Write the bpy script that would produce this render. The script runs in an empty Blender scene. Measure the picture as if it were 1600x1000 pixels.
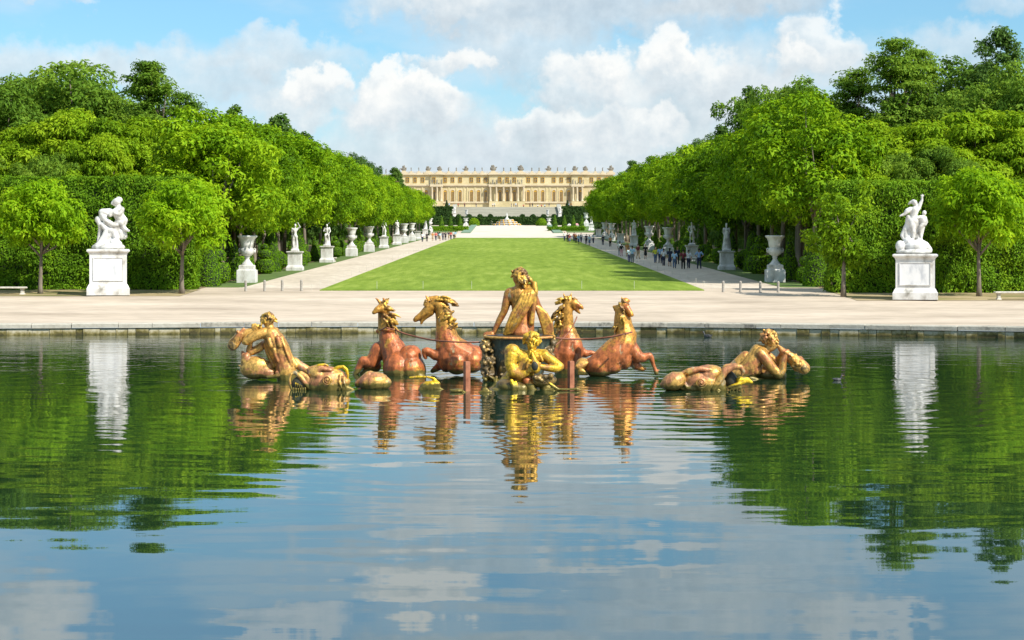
import bpy, bmesh, math, random
import numpy as np
from mathutils import Vector, Matrix
R = math.radians
PI = math.pi
scene = bpy.context.scene
COL = scene.collection
F, CH = 3000.0, 4.0

# ------------------------------------------------------------ terrain profile
PROFILE = [(-900, .52), (99, .52), (105, .66), (120, 1.30), (130, 1.66), (437, 8.1), (520, 12.15), (565, 12.7),
           (600, 13.6), (700, 18.0), (745, 22.9), (1300, 23.0), (6000, 23.0)]
def zg(Y):
    for (a, za), (b, zb) in zip(PROFILE, PROFILE[1:]):
        if Y <= b: return za + (zb-za)*(Y-a)/(b-a)
    return 23.0
def px(u, Y): return (u-800)*Y/F
def pz(v, Y): return CH-(v-400)*Y/F
def depth_of(v, a=100., b=437.):
    for _ in range(40):
        m = (a+b)/2
        if 400-(zg(m)-CH)*F/m > v: a = m
        else: b = m
    return (a+b)/2

# ------------------------------------------------------------ materials
def nodes_of(m):
    m.use_nodes = True
    nt = m.node_tree; nt.nodes.clear()
    return nt, nt.nodes, nt.links
def ramp(N, stops):
    r = N.new('ShaderNodeValToRGB'); e = r.color_ramp.elements
    e[0].position, e[0].color = stops[0][0], (*stops[0][1], 1)
    e[1].position, e[1].color = stops[-1][0], (*stops[-1][1], 1)
    for p, c in stops[1:-1]:
        k = e.new(p); k.color = (*c, 1)
    return r
def noise(N, L, vec, scale, detail=4, rough=.55):
    n = N.new('ShaderNodeTexNoise'); n.inputs['Scale'].default_value = scale
    n.inputs['Detail'].default_value = detail; n.inputs['Roughness'].default_value = rough
    if vec is not None: L.new(vec, n.inputs['Vector'])
    return n
def mat(name, stops, scale=2., rough=.8, metal=0., bump=0., bscale=20., detail=5, spec=.5, stretch=(1, 1, 1), fine=0., coords='Object', bdist=.05):
    m = bpy.data.materials.new(name); nt, N, L = nodes_of(m)
    out = N.new('ShaderNodeOutputMaterial'); b = N.new('ShaderNodeBsdfPrincipled')
    L.new(b.outputs[0], out.inputs[0])
    tc = N.new('ShaderNodeTexCoord'); mp = N.new('ShaderNodeMapping'); mp.inputs['Scale'].default_value = stretch
    L.new(tc.outputs[coords], mp.inputs[0])
    n = noise(N, L, mp.outputs[0], scale, detail)
    r = ramp(N, stops); L.new(n.outputs['Fac'], r.inputs[0])
    col = r.outputs[0]
    if fine:
        n2 = noise(N, L, mp.outputs[0], scale*9, 3)
        mx = N.new('ShaderNodeMix'); mx.data_type = 'RGBA'; mx.blend_type = 'OVERLAY'; mx.inputs[0].default_value = fine
        L.new(col, mx.inputs[6]); L.new(n2.outputs['Fac'], mx.inputs[7]); col = mx.outputs[2]
    L.new(col, b.inputs['Base Color'])
    b.inputs['Roughness'].default_value = rough; b.inputs['Metallic'].default_value = metal
    b.inputs['Specular IOR Level'].default_value = spec
    if bump:
        n3 = noise(N, L, mp.outputs[0], bscale, 6); bp = N.new('ShaderNodeBump'); bp.inputs['Strength'].default_value = bump
        bp.inputs['Distance'].default_value = bdist
        L.new(n3.outputs['Fac'], bp.inputs['Height']); L.new(bp.outputs[0], b.inputs['Normal'])
    m['bsdf'] = b.name
    return m

def leaf_mat(name, dark, mid, light, trans=.35, hue_scale=.35):
    m = bpy.data.materials.new(name); nt, N, L = nodes_of(m)
    out = N.new('ShaderNodeOutputMaterial'); geo = N.new('ShaderNodeNewGeometry'); oi = N.new('ShaderNodeObjectInfo')
    r = ramp(N, [(0, dark), (.5, mid), (1, light)])
    nz = noise(N, L, geo.outputs['Position'], hue_scale, 3)
    a = N.new('ShaderNodeMath'); a.operation = 'MULTIPLY_ADD'; a.inputs[1].default_value = .45
    L.new(geo.outputs['Random Per Island'], a.inputs[0])
    a2 = N.new('ShaderNodeMath'); a2.operation = 'MULTIPLY_ADD'; a2.inputs[1].default_value = 1.5; a2.inputs[2].default_value = -.62
    L.new(nz.outputs['Fac'], a2.inputs[0]); L.new(a2.outputs[0], a.inputs[2])
    a3 = N.new('ShaderNodeMath'); a3.operation = 'MULTIPLY_ADD'; a3.inputs[1].default_value = .42
    L.new(oi.outputs['Random'], a3.inputs[0]); L.new(a.outputs[0], a3.inputs[2])
    L.new(a3.outputs[0], r.inputs[0])
    p = N.new('ShaderNodeBsdfPrincipled'); L.new(r.outputs[0], p.inputs['Base Color'])
    p.inputs['Roughness'].default_value = .65; p.inputs['Specular IOR Level'].default_value = .12
    t = N.new('ShaderNodeBsdfTranslucent')
    hs = N.new('ShaderNodeHueSaturation'); hs.inputs['Hue'].default_value = .485; hs.inputs['Value'].default_value = 1.5
    L.new(r.outputs[0], hs.inputs['Color']); L.new(hs.outputs[0], t.inputs['Color'])
    mx = N.new('ShaderNodeMixShader'); mx.inputs[0].default_value = trans
    L.new(p.outputs[0], mx.inputs[1]); L.new(t.outputs[0], mx.inputs[2]); L.new(mx.outputs[0], out.inputs[0])
    return m

M = {}
M['leaf_chestnut'] = leaf_mat('leaf_chestnut', (.036, .095, .003), (.145, .295, .005), (.33, .49, .012), .28)
M['leaf_forest'] = leaf_mat('leaf_forest', (.045, .10, .012), (.12, .235, .02), (.24, .37, .034), .32, hue_scale=.2)
M['leaf_light'] = leaf_mat('leaf_light', (.07, .155, .005), (.19, .335, .009), (.33, .47, .018), .32, hue_scale=.25)
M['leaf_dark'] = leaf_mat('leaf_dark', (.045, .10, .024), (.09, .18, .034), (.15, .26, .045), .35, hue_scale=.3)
M['leaf_hedge'] = leaf_mat('leaf_hedge', (.05, .125, .005), (.135, .275, .009), (.27, .42, .015), trans=.24, hue_scale=.9)
M['leaf_young'] = leaf_mat('leaf_young', (.07, .17, .004), (.22, .41, .008), (.42, .58, .02), .40)
M['leaf_topiary'] = leaf_mat('leaf_topiary', (.07, .17, .004), (.14, .30, .006), (.22, .40, .01), trans=.2)
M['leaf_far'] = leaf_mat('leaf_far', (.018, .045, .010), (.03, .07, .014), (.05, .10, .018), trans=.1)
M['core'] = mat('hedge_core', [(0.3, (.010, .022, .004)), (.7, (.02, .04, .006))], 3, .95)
M['bark'] = mat('bark', [(.3, (.11, .09, .065)), (.6, (.25, .205, .155)), (.8, (.36, .31, .25))], 2.5, .9, bump=.6, bscale=8, stretch=(1, 1, .25))
M['marble'] = mat('white_marble', [(.30, (.26, .245, .215)), (.42, (.50, .485, .45)), (.55, (.68, .67, .645))], 1.6, .5, bump=.25, bscale=10, fine=.15)
M['marble_pedestal'] = mat('pedestal_marble', [(.30, (.22, .205, .17)), (.40, (.50, .48, .44)), (.54, (.66, .65, .62)), (.66, (.70, .695, .68)), (.74, (.50, .51, .53))], 1.3, .6, bump=.15, bscale=14, fine=.25, stretch=(1, 1, .6))
M['marble_panel'] = mat('panel_marble', [(.35, (.5, .51, .53)), (.5, (.70, .70, .70)), (.62, (.76, .755, .74))], 1.4, .45, stretch=(1.5, 1, .8), detail=8)
M['stone'] = mat('bench_stone', [(.3, (.42, .39, .33)), (.6, (.62, .58, .50)), (.8, (.68, .65, .58))], 4, .85, bump=.3, bscale=30, fine=.3)
M['gravel'] = mat('sand_gravel', [(.27, (.33, .26, .19)), (.43, (.445, .36, .27)), (.55, (.51, .415, .315)), (.72, (.58, .48, .375))], .22, .95, bump=.25, bscale=6, stretch=(.45, 1.2, 1), fine=.35, detail=8)
M['path'] = mat('path_gravel', [(.25, (.44, .37, .28)), (.5, (.54, .46, .36)), (.75, (.61, .53, .43))], .2, .95, stretch=(1, .3, 1), fine=.35, detail=8)
M['earth'] = mat('bare_earth', [(.3, (.07, .075, .018)), (.48, (.17, .12, .06)), (.7, (.27, .19, .10))], .35, .95, fine=.4, detail=8)
M['bed'] = mat('dry_bed', [(.35, (.14, .15, .035)), (.5, (.30, .23, .11)), (.7, (.42, .33, .19))], .5, .95, fine=.5, detail=8, stretch=(.5, 1.5, 1))
M['verge'] = mat('verge_grass', [(.3, (.05, .10, .012)), (.6, (.10, .16, .025)), (.8, (.18, .16, .06))], .7, .95, fine=.5)
M['ramp'] = mat('parterre_sand', [(.3, (.52, .45, .36)), (.7, (.62, .555, .46))], .2, .95, fine=.2)
def lawn_mat():
    m = bpy.data.materials.new('lawn_grass'); nt, N, L = nodes_of(m)
    out = N.new('ShaderNodeOutputMaterial'); b = N.new('ShaderNodeBsdfPrincipled'); L.new(b.outputs[0], out.inputs[0])
    geo = N.new('ShaderNodeNewGeometry')
    def strk(rot, sc, s):
        mp = N.new('ShaderNodeMapping'); mp.inputs['Rotation'].default_value = (0, 0, R(rot)); mp.inputs['Scale'].default_value = sc
        L.new(geo.outputs['Position'], mp.inputs[0]); return noise(N, L, mp.outputs[0], s, 7, .6)
    n1 = strk(4, (1, .10, 1), 1.3); n2 = strk(-28, (.9, .12, 1), 1.0); n3 = strk(0, (1, .25, 1), .07); n4 = strk(0, (1, .4, 1), 6)
    def addm(a, b2, w):
        x = N.new('ShaderNodeMath'); x.operation = 'MULTIPLY_ADD'; x.inputs[1].default_value = w
        L.new(a, x.inputs[0]); L.new(b2, x.inputs[2]) if not isinstance(b2, float) else setattr(x.inputs[2], 'default_value', b2); return x.outputs[0]
    s = addm(n1.outputs['Fac'], -.52, .68); s = addm(n2.outputs['Fac'], s, .50); s = addm(n3.outputs['Fac'], s, .5); s = addm(n4.outputs['Fac'], s, .35)
    r = ramp(N, [(.3, (.125, .195, .020)), (.5, (.185, .265, .032)), (.64, (.25, .325, .052)), (.8, (.34, .375, .10))])
    L.new(s, r.inputs[0]); L.new(r.outputs[0], b.inputs['Base Color']); b.inputs['Roughness'].default_value = .95
    b.inputs['Specular IOR Level'].default_value = .1
    bp = N.new('ShaderNodeBump'); bp.inputs['Strength'].default_value = .6; bp.inputs['Distance'].default_value = .15
    L.new(n4.outputs['Fac'], bp.inputs['Height']); L.new(bp.outputs[0], b.inputs['Normal'])
    return m
M['lawn'] = lawn_mat()
M['palace'] = mat('palace_stone', [(.3, (.46, .38, .20)), (.55, (.60, .51, .29)), (.8, (.66, .58, .37))], .12, .9, fine=.25)
M['palace_trim'] = mat('palace_trim', [(.3, (.50, .41, .26)), (.7, (.64, .55, .39))], .3, .85, fine=.2)
M['palace_dark'] = mat('roof_sculpture_stone', [(.3, (.13, .12, .10)), (.7, (.30, .28, .23))], .5, .9, fine=.3)
M['roof'] = mat('lead_roof', [(.3, (.28, .32, .36)), (.7, (.40, .44, .47))], .2, .6)
M['gold'] = mat('gilded_shutter', [(.3, (.40, .22, .03)), (.7, (.60, .36, .05))], .8, .5)
M['glass'] = mat('window_glass', [(.3, (.05, .045, .035)), (.7, (.14, .12, .09))], .4, .15, spec=.8)
M['steps'] = mat('step_stone', [(.3, (.30, .285, .23)), (.7, (.44, .42, .34))], .4, .9, stretch=(.2, 1, 3), fine=.3)
M['wood_post'] = mat('weathered_post', [(.3, (.22, .20, .17)), (.7, (.42, .39, .34))], 9, .85)
M['stake'] = mat('pale_stake', [(.3, (.5, .48, .4)), (.7, (.62, .6, .52))], 9, .8)
M['mortar'] = mat('lime_mortar', [(.35, (.14, .12, .04)), (.5, (.50, .46, .27)), (.7, (.68, .65, .50))], 2.2, .9)
M['dark'] = mat('cavity_shade', [(.3, (.012, .012, .008)), (.7, (.05, .045, .02))], 6, .6)  # near-black colour that paints the shade inside open mouths
M['umbrella'] = mat('umbrella_cloth', [(.3, (.7, .25, .3)), (.7, (.8, .4, .42))], 3, .7)
M['umbrella_white'] = mat('umbrella_cloth_white', [(.3, (.7, .7, .7)), (.7, (.8, .8, .8))], 3, .7)
M['duck'] = mat('duck_feathers', [(.4, (.02, .02, .02)), (.6, (.08, .08, .08))], 8, .5)
M['teal'] = mat('teal_netting', [(.3, (.12, .20, .13)), (.7, (.19, .28, .19))], .6, .8)

def bronze(name, base, gild, amount=.5, zsplit=None, zamp=.25, bump=1.):
    """gilded lead: reddish lead, gilding left in patches, darker in the hollows, pale scale"""
    m = bpy.data.materials.new(name); nt, N, L = nodes_of(m)
    out = N.new('ShaderNodeOutputMaterial'); b = N.new('ShaderNodeBsdfPrincipled'); L.new(b.outputs[0], out.inputs[0])
    tc = N.new('ShaderNodeTexCoord'); v = tc.outputs['Object']; geo = N.new('ShaderNodeNewGeometry')
    vs_ = N.new('ShaderNodeMapping'); vs_.inputs['Scale'].default_value = (1, 1, .4); L.new(v, vs_.inputs[0])
    n1 = noise(N, L, v, 1.9, 9, .66); n2 = noise(N, L, vs_.outputs[0], 6.5, 8, .7); n3 = noise(N, L, vs_.outputs[0], 2.6, 9, .7); n4 = noise(N, L, v, 11, 4, .6)
    def mx(f, a, c):
        x = N.new('ShaderNodeMix'); x.data_type = 'RGBA'; L.new(f, x.inputs[0])
        for i, q in ((6, a), (7, c)):
            if isinstance(q, tuple): x.inputs[i].default_value = (*q, 1)
            else: L.new(q, x.inputs[i])
        return x.outputs[2]
    def bw(x, p, q, inv=False):
        r = ramp(N, [(p, (1, 1, 1) if inv else (0, 0, 0)), (q, (0, 0, 0) if inv else (1, 1, 1))]); L.new(x, r.inputs[0]); return r.outputs[0]
    def ma(x, k, c):
        z = N.new('ShaderNodeMath'); z.operation = 'MULTIPLY_ADD'; L.new(x, z.inputs[0]); z.inputs[1].default_value = k
        if isinstance(c, float): z.inputs[2].default_value = c
        else: L.new(c, z.inputs[2])
        return z.outputs[0]
    r1 = ramp(N, [(.32, tuple(c*.45 for c in base)), (.5, base), (.68, tuple(min(1, c*1.55) for c in base))]); L.new(n2.outputs['Fac'], r1.inputs[0])
    r2 = ramp(N, [(.32, tuple(c*.6 for c in gild)), (.5, gild), (.7, tuple(min(1, c*1.35) for c in gild))]); L.new(n4.outputs['Fac'], r2.inputs[0])
    fac = ma(n1.outputs['Fac'], 1.0, amount-.5)
    if zsplit is not None:
        sx = N.new('ShaderNodeSeparateXYZ'); L.new(v, sx.inputs[0]); mrr = N.new('ShaderNodeMapRange')
        for k_, q in zip(('From Min', 'From Max', 'To Min', 'To Max'), (zsplit-.5, zsplit+.7, -zamp, zamp)): mrr.inputs[k_].default_value = q
        L.new(sx.outputs[2], mrr.inputs[0]); fac = ma(mrr.outputs[0], 1.0, fac)
    col = mx(bw(fac, .475, .565), r1.outputs[0], r2.outputs[0])
    col = mx(bw(n3.outputs['Fac'], .61, .65), col, (.42, .33, .18))
    col = mx(bw(n3.outputs['Fac'], .34, .43, True), col, (.12, .07, .02))
    # darker where the surface is hollow, brighter gilt on the ridges
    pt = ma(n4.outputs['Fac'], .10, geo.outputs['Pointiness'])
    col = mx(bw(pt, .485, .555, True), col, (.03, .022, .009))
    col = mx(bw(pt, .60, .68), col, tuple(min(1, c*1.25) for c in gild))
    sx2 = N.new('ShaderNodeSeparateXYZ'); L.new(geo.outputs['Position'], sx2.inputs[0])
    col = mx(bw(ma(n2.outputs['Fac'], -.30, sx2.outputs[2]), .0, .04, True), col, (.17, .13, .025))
    L.new(col, b.inputs['Base Color'])
    gm = N.new('ShaderNodeMapRange'); gm.inputs['From Min'].default_value = .47; gm.inputs['From Max'].default_value = .57; gm.inputs['To Min'].default_value = .22; gm.inputs['To Max'].default_value = .50
    L.new(fac, gm.inputs[0]); L.new(gm.outputs[0], b.inputs['Metallic']); b.inputs['Specular IOR Level'].default_value = .55
    rr = ramp(N, [(.35, (.30, .30, .30)), (.65, (.55, .55, .55))]); L.new(n2.outputs['Fac'], rr.inputs[0]); L.new(rr.outputs[0], b.inputs['Roughness'])
    h = ma(n4.outputs['Fac'], .35, n2.outputs['Fac'])
    bp = N.new('ShaderNodeBump'); bp.inputs['Strength'].default_value = .4*bump; bp.inputs['Distance'].default_value = .05
    L.new(h, bp.inputs['Height']); L.new(bp.outputs[0], b.inputs['Normal'])
    return m
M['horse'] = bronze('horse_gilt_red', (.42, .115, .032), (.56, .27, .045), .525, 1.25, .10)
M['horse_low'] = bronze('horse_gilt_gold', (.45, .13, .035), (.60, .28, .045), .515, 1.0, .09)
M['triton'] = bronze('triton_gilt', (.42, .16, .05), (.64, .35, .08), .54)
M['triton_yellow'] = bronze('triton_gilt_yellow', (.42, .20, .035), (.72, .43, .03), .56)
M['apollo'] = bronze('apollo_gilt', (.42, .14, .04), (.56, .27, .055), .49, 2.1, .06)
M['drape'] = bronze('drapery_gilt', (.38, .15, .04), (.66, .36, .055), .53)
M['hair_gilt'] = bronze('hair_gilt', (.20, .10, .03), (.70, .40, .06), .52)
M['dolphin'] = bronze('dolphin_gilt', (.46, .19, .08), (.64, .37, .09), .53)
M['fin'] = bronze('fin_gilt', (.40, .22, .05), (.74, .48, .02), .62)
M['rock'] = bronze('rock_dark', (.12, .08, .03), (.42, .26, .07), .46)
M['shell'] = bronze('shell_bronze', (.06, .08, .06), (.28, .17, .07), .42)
M['rein'] = mat('rein_leather', [(.3, (.16, .05, .025)), (.7, (.32, .12, .06))], 5, .6)
M['rust'] = mat('rusty_iron', [(.3, (.22, .07, .03)), (.6, (.42, .16, .08)), (.8, (.5, .25, .14))], 4, .7)

def basin_stone(name, mossy):
    m = bpy.data.materials.new(name); nt, N, L = nodes_of(m)
    out = N.new('ShaderNodeOutputMaterial'); b = N.new('ShaderNodeBsdfPrincipled'); L.new(b.outputs[0], out.inputs[0])
    geo = N.new('ShaderNodeNewGeometry'); n1 = noise(N, L, geo.outputs['Position'], .8, 6); n2 = noise(N, L, geo.outputs['Position'], 5, 6)
    if mossy: st = [(.34, (.06, .05, .015)), (.48, (.17, .14, .04)), (.58, (.33, .28, .14)), (.7, (.52, .47, .33))]
    else: st = [(.32, (.15, .14, .12)), (.45, (.40, .37, .30)), (.7, (.52, .49, .41))]
    r = ramp(N, st); mx = N.new('ShaderNodeMath'); mx.operation = 'MULTIPLY_ADD'; mx.inputs[1].default_value = .6
    s2 = N.new('ShaderNodeMath'); s2.operation = 'MULTIPLY'; s2.inputs[1].default_value = .45
    L.new(n2.outputs['Fac'], s2.inputs[0]); L.new(n1.outputs['Fac'], mx.inputs[0]); L.new(s2.outputs[0], mx.inputs[2])
    isl = N.new('ShaderNodeMath'); isl.operation = 'MULTIPLY_ADD'; isl.inputs[1].default_value = .14 if not mossy else .26
    L.new(geo.outputs['Random Per Island'], isl.inputs[0]); L.new(mx.outputs[0], isl.inputs[2])
    sb = N.new('ShaderNodeMath'); sb.operation = 'SUBTRACT'; sb.inputs[1].default_value = .08; L.new(isl.outputs[0], sb.inputs[0])
    if mossy:
        sz = N.new('ShaderNodeSeparateXYZ'); L.new(geo.outputs['Position'], sz.inputs[0]); mz = N.new('ShaderNodeMapRange')
        for k_, q in zip(('From Min', 'From Max', 'To Min', 'To Max'), (0.02, .22, -.20, .03)): mz.inputs[k_].default_value = q
        L.new(sz.outputs[2], mz.inputs[0]); sq = N.new('ShaderNodeMath'); L.new(sb.outputs[0], sq.inputs[0]); L.new(mz.outputs[0], sq.inputs[1]); sb = sq
    L.new(sb.outputs[0], r.inputs[0]); L.new(r.outputs[0], b.inputs['Base Color']); b.inputs['Roughness'].default_value = .9
    bp = N.new('ShaderNodeBump'); bp.inputs['Strength'].default_value = .5; bp.inputs['Distance'].default_value = .04
    L.new(n2.outputs['Fac'], bp.inputs['Height']); L.new(bp.outputs[0], b.inputs['Normal'])
    return m
M['coping'] = basin_stone('coping_stone', False); M['basin'] = basin_stone('mossy_basin_stone', True)

def water_mat():
    m = bpy.data.materials.new('pond_water'); nt, N, L = nodes_of(m)
    out = N.new('ShaderNodeOutputMaterial'); geo = N.new('ShaderNodeNewGeometry')
    def wv(sc, s, det, rot=0):
        mp = N.new('ShaderNodeMapping'); mp.inputs['Scale'].default_value = sc; mp.inputs['Rotation'].default_value = (0, 0, R(rot))
        L.new(geo.outputs['Position'], mp.inputs[0]); return noise(N, L, mp.outputs[0], s, det, .5)
    def mul(a, k, ad=None):
        x = N.new('ShaderNodeMath'); x.operation = 'MULTIPLY_ADD'; L.new(a, x.inputs[0])
        if isinstance(k, float): x.inputs[1].default_value = k
        else: L.new(k, x.inputs[1])
        if ad is None: x.inputs[2].default_value = 0
        else: L.new(ad, x.inputs[2])
        return x.outputs[0]
    n1 = wv((.30, 1.0, 1), .55, 1, 4); n2 = wv((.30, 1.0, 1), 1.7, 2, -6); n3 = wv((.45, 1.2, 1), 5.0, 2, 3)
    # calm near the camera's rim, livelier round the sculpture: wind patches
    sy = N.new('ShaderNodeSeparateXYZ'); L.new(geo.outputs['Position'], sy.inputs[0])
    mr = N.new('ShaderNodeMapRange'); mr.inputs['From Min'].default_value = 26; mr.inputs['From Max'].default_value = 62
    mr.inputs['To Min'].default_value = .07; mr.inputs['To Max'].default_value = 1; L.new(sy.outputs[1], mr.inputs[0])
    pt = wv((.5, 1, 1), .06, 2); pr = N.new('ShaderNodeMapRange'); pr.inputs['From Min'].default_value = .35; pr.inputs['From Max'].default_value = .6
    pr.inputs['To Min'].default_value = .35; pr.inputs['To Max'].default_value = 1.1; L.new(pt.outputs['Fac'], pr.inputs[0])
    m2 = N.new('ShaderNodeMapRange'); m2.inputs['From Min'].default_value = 66; m2.inputs['From Max'].default_value = 92; m2.inputs['To Min'].default_value = 1; m2.inputs['To Max'].default_value = 3.2; L.new(sy.outputs[1], m2.inputs[0])
    w = mul(mul(mr.outputs[0], pr.outputs[0]), m2.outputs[0])
    rip = mul(n2.outputs['Fac'], WAVE[1]); rip = mul(n3.outputs['Fac'], WAVE[2], rip)
    # rings spreading from the sculpture
    dv = N.new('ShaderNodeVectorMath'); dv.operation = 'SUBTRACT'; L.new(geo.outputs['Position'], dv.inputs[0]); dv.inputs[1].default_value = (3, 61, 0)
    dl = N.new('ShaderNodeVectorMath'); dl.operation = 'LENGTH'; L.new(dv.outputs[0], dl.inputs[0])
    ph = mul(wv((1, 1, 1), .16, 3).outputs['Fac'], 26.0); ph = mul(dl.outputs['Value'], 5.2, ph)
    sn = N.new('ShaderNodeMath'); sn.operation = 'SINE'; L.new(ph, sn.inputs[0])
    fd = N.new('ShaderNodeMapRange'); fd.inputs['From Min'].default_value = 6; fd.inputs['From Max'].default_value = 34; fd.inputs['To Min'].default_value = .0030; fd.inputs['To Max'].default_value = .0002; L.new(dl.outputs['Value'], fd.inputs[0])
    ring = mul(mul(sn.outputs[0], fd.outputs[0]), pr.outputs[0])
    rip = mul(rip, w, ring); h = mul(n1.outputs['Fac'], WAVE[0], rip)
    bp = N.new('ShaderNodeBump'); bp.inputs['Strength'].default_value = 1; bp.inputs['Distance'].default_value = 1
    L.new(h, bp.inputs['Height'])
    g = N.new('ShaderNodeBsdfGlossy'); g.inputs['Roughness'].default_value = .015; g.inputs['Color'].default_value = (.97, .98, 1, 1)
    d = N.new('ShaderNodeBsdfDiffuse'); d.inputs['Color'].default_value = (.010, .028, .013, 1)
    L.new(bp.outputs[0], g.inputs['Normal'])
    fr = N.new('ShaderNodeFresnel'); fr.inputs['IOR'].default_value = 3.8
    mx = N.new('ShaderNodeMixShader'); L.new(fr.outputs[0], mx.inputs[0]); L.new(d.outputs[0], mx.inputs[1]); L.new(g.outputs[0], mx.inputs[2])
    L.new(mx.outputs[0], out.inputs[0])
    return m
WAVE = (.014, .0082, .0018)
M['water'] = water_mat()

# ------------------------------------------------------------ objects
def link(o, parent=None):
    COL.objects.link(o)
    if parent is not None: o.parent = parent
    return o
def tag(o, label=None, cat=None, group=None, kind=None):
    if label: o['label'] = label
    if cat: o['category'] = cat
    if group: o['group'] = group
    if kind: o['kind'] = kind
    return o
def thing(name, label, cat, loc=(0, 0, 0), group=None, rz=0):
    o = bpy.data.objects.new(name, None); o.empty_display_size = .2; link(o)
    o.location = loc; o.rotation_euler = (0, 0, rz)
    return tag(o, label, cat, group)
def raw_mesh(name, V, Fc, m, smooth=False):
    me = bpy.data.meshes.new(name); me.from_pydata([tuple(v) for v in V], [], Fc); me.update()
    if m is not None: me.materials.append(m)
    if smooth: me.shade_smooth()
    return me
def part(name, me, parent, loc=None, label=None):
    o = bpy.data.objects.new(name, me); link(o, parent)
    if loc: o.location = loc
    if label: o['label'] = label
    return o
def quads_mesh(name, V, m, smooth=False):
    """V: (n,4,3) array of separate quads"""
    n = len(V); me = bpy.data.meshes.new(name)
    me.vertices.add(n*4); me.vertices.foreach_set('co', V.reshape(-1).astype(np.float32))
    me.loops.add(n*4); me.loops.foreach_set('vertex_index', np.arange(n*4, dtype=np.int32))
    me.polygons.add(n); me.polygons.foreach_set('loop_start', np.arange(0, n*4, 4, dtype=np.int32))
    me.update(calc_edges=True); me.validate()
    me.materials.append(m)
    return me
def dup(root, loc, label, rz=0, sc=None, mats=None, group=None):
    c = root.copy(); COL.objects.link(c); c.location = loc; c.rotation_euler = (0, 0, rz)
    if sc is not None: c.scale = sc if isinstance(sc, tuple) else (sc, sc, sc)
    if label: c['label'] = label
    if group: c['group'] = group
    for ch in root.children:
        d = ch.copy(); COL.objects.link(d); d.parent = c
        key = ch.name.split('.')[0]
        if mats and key in mats and d.data.materials:
            d.material_slots[0].link = 'OBJECT'; d.material_slots[0].material = mats[key]
        for g in ch.children:
            e = g.copy(); COL.objects.link(e); e.parent = d
    return c

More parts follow.
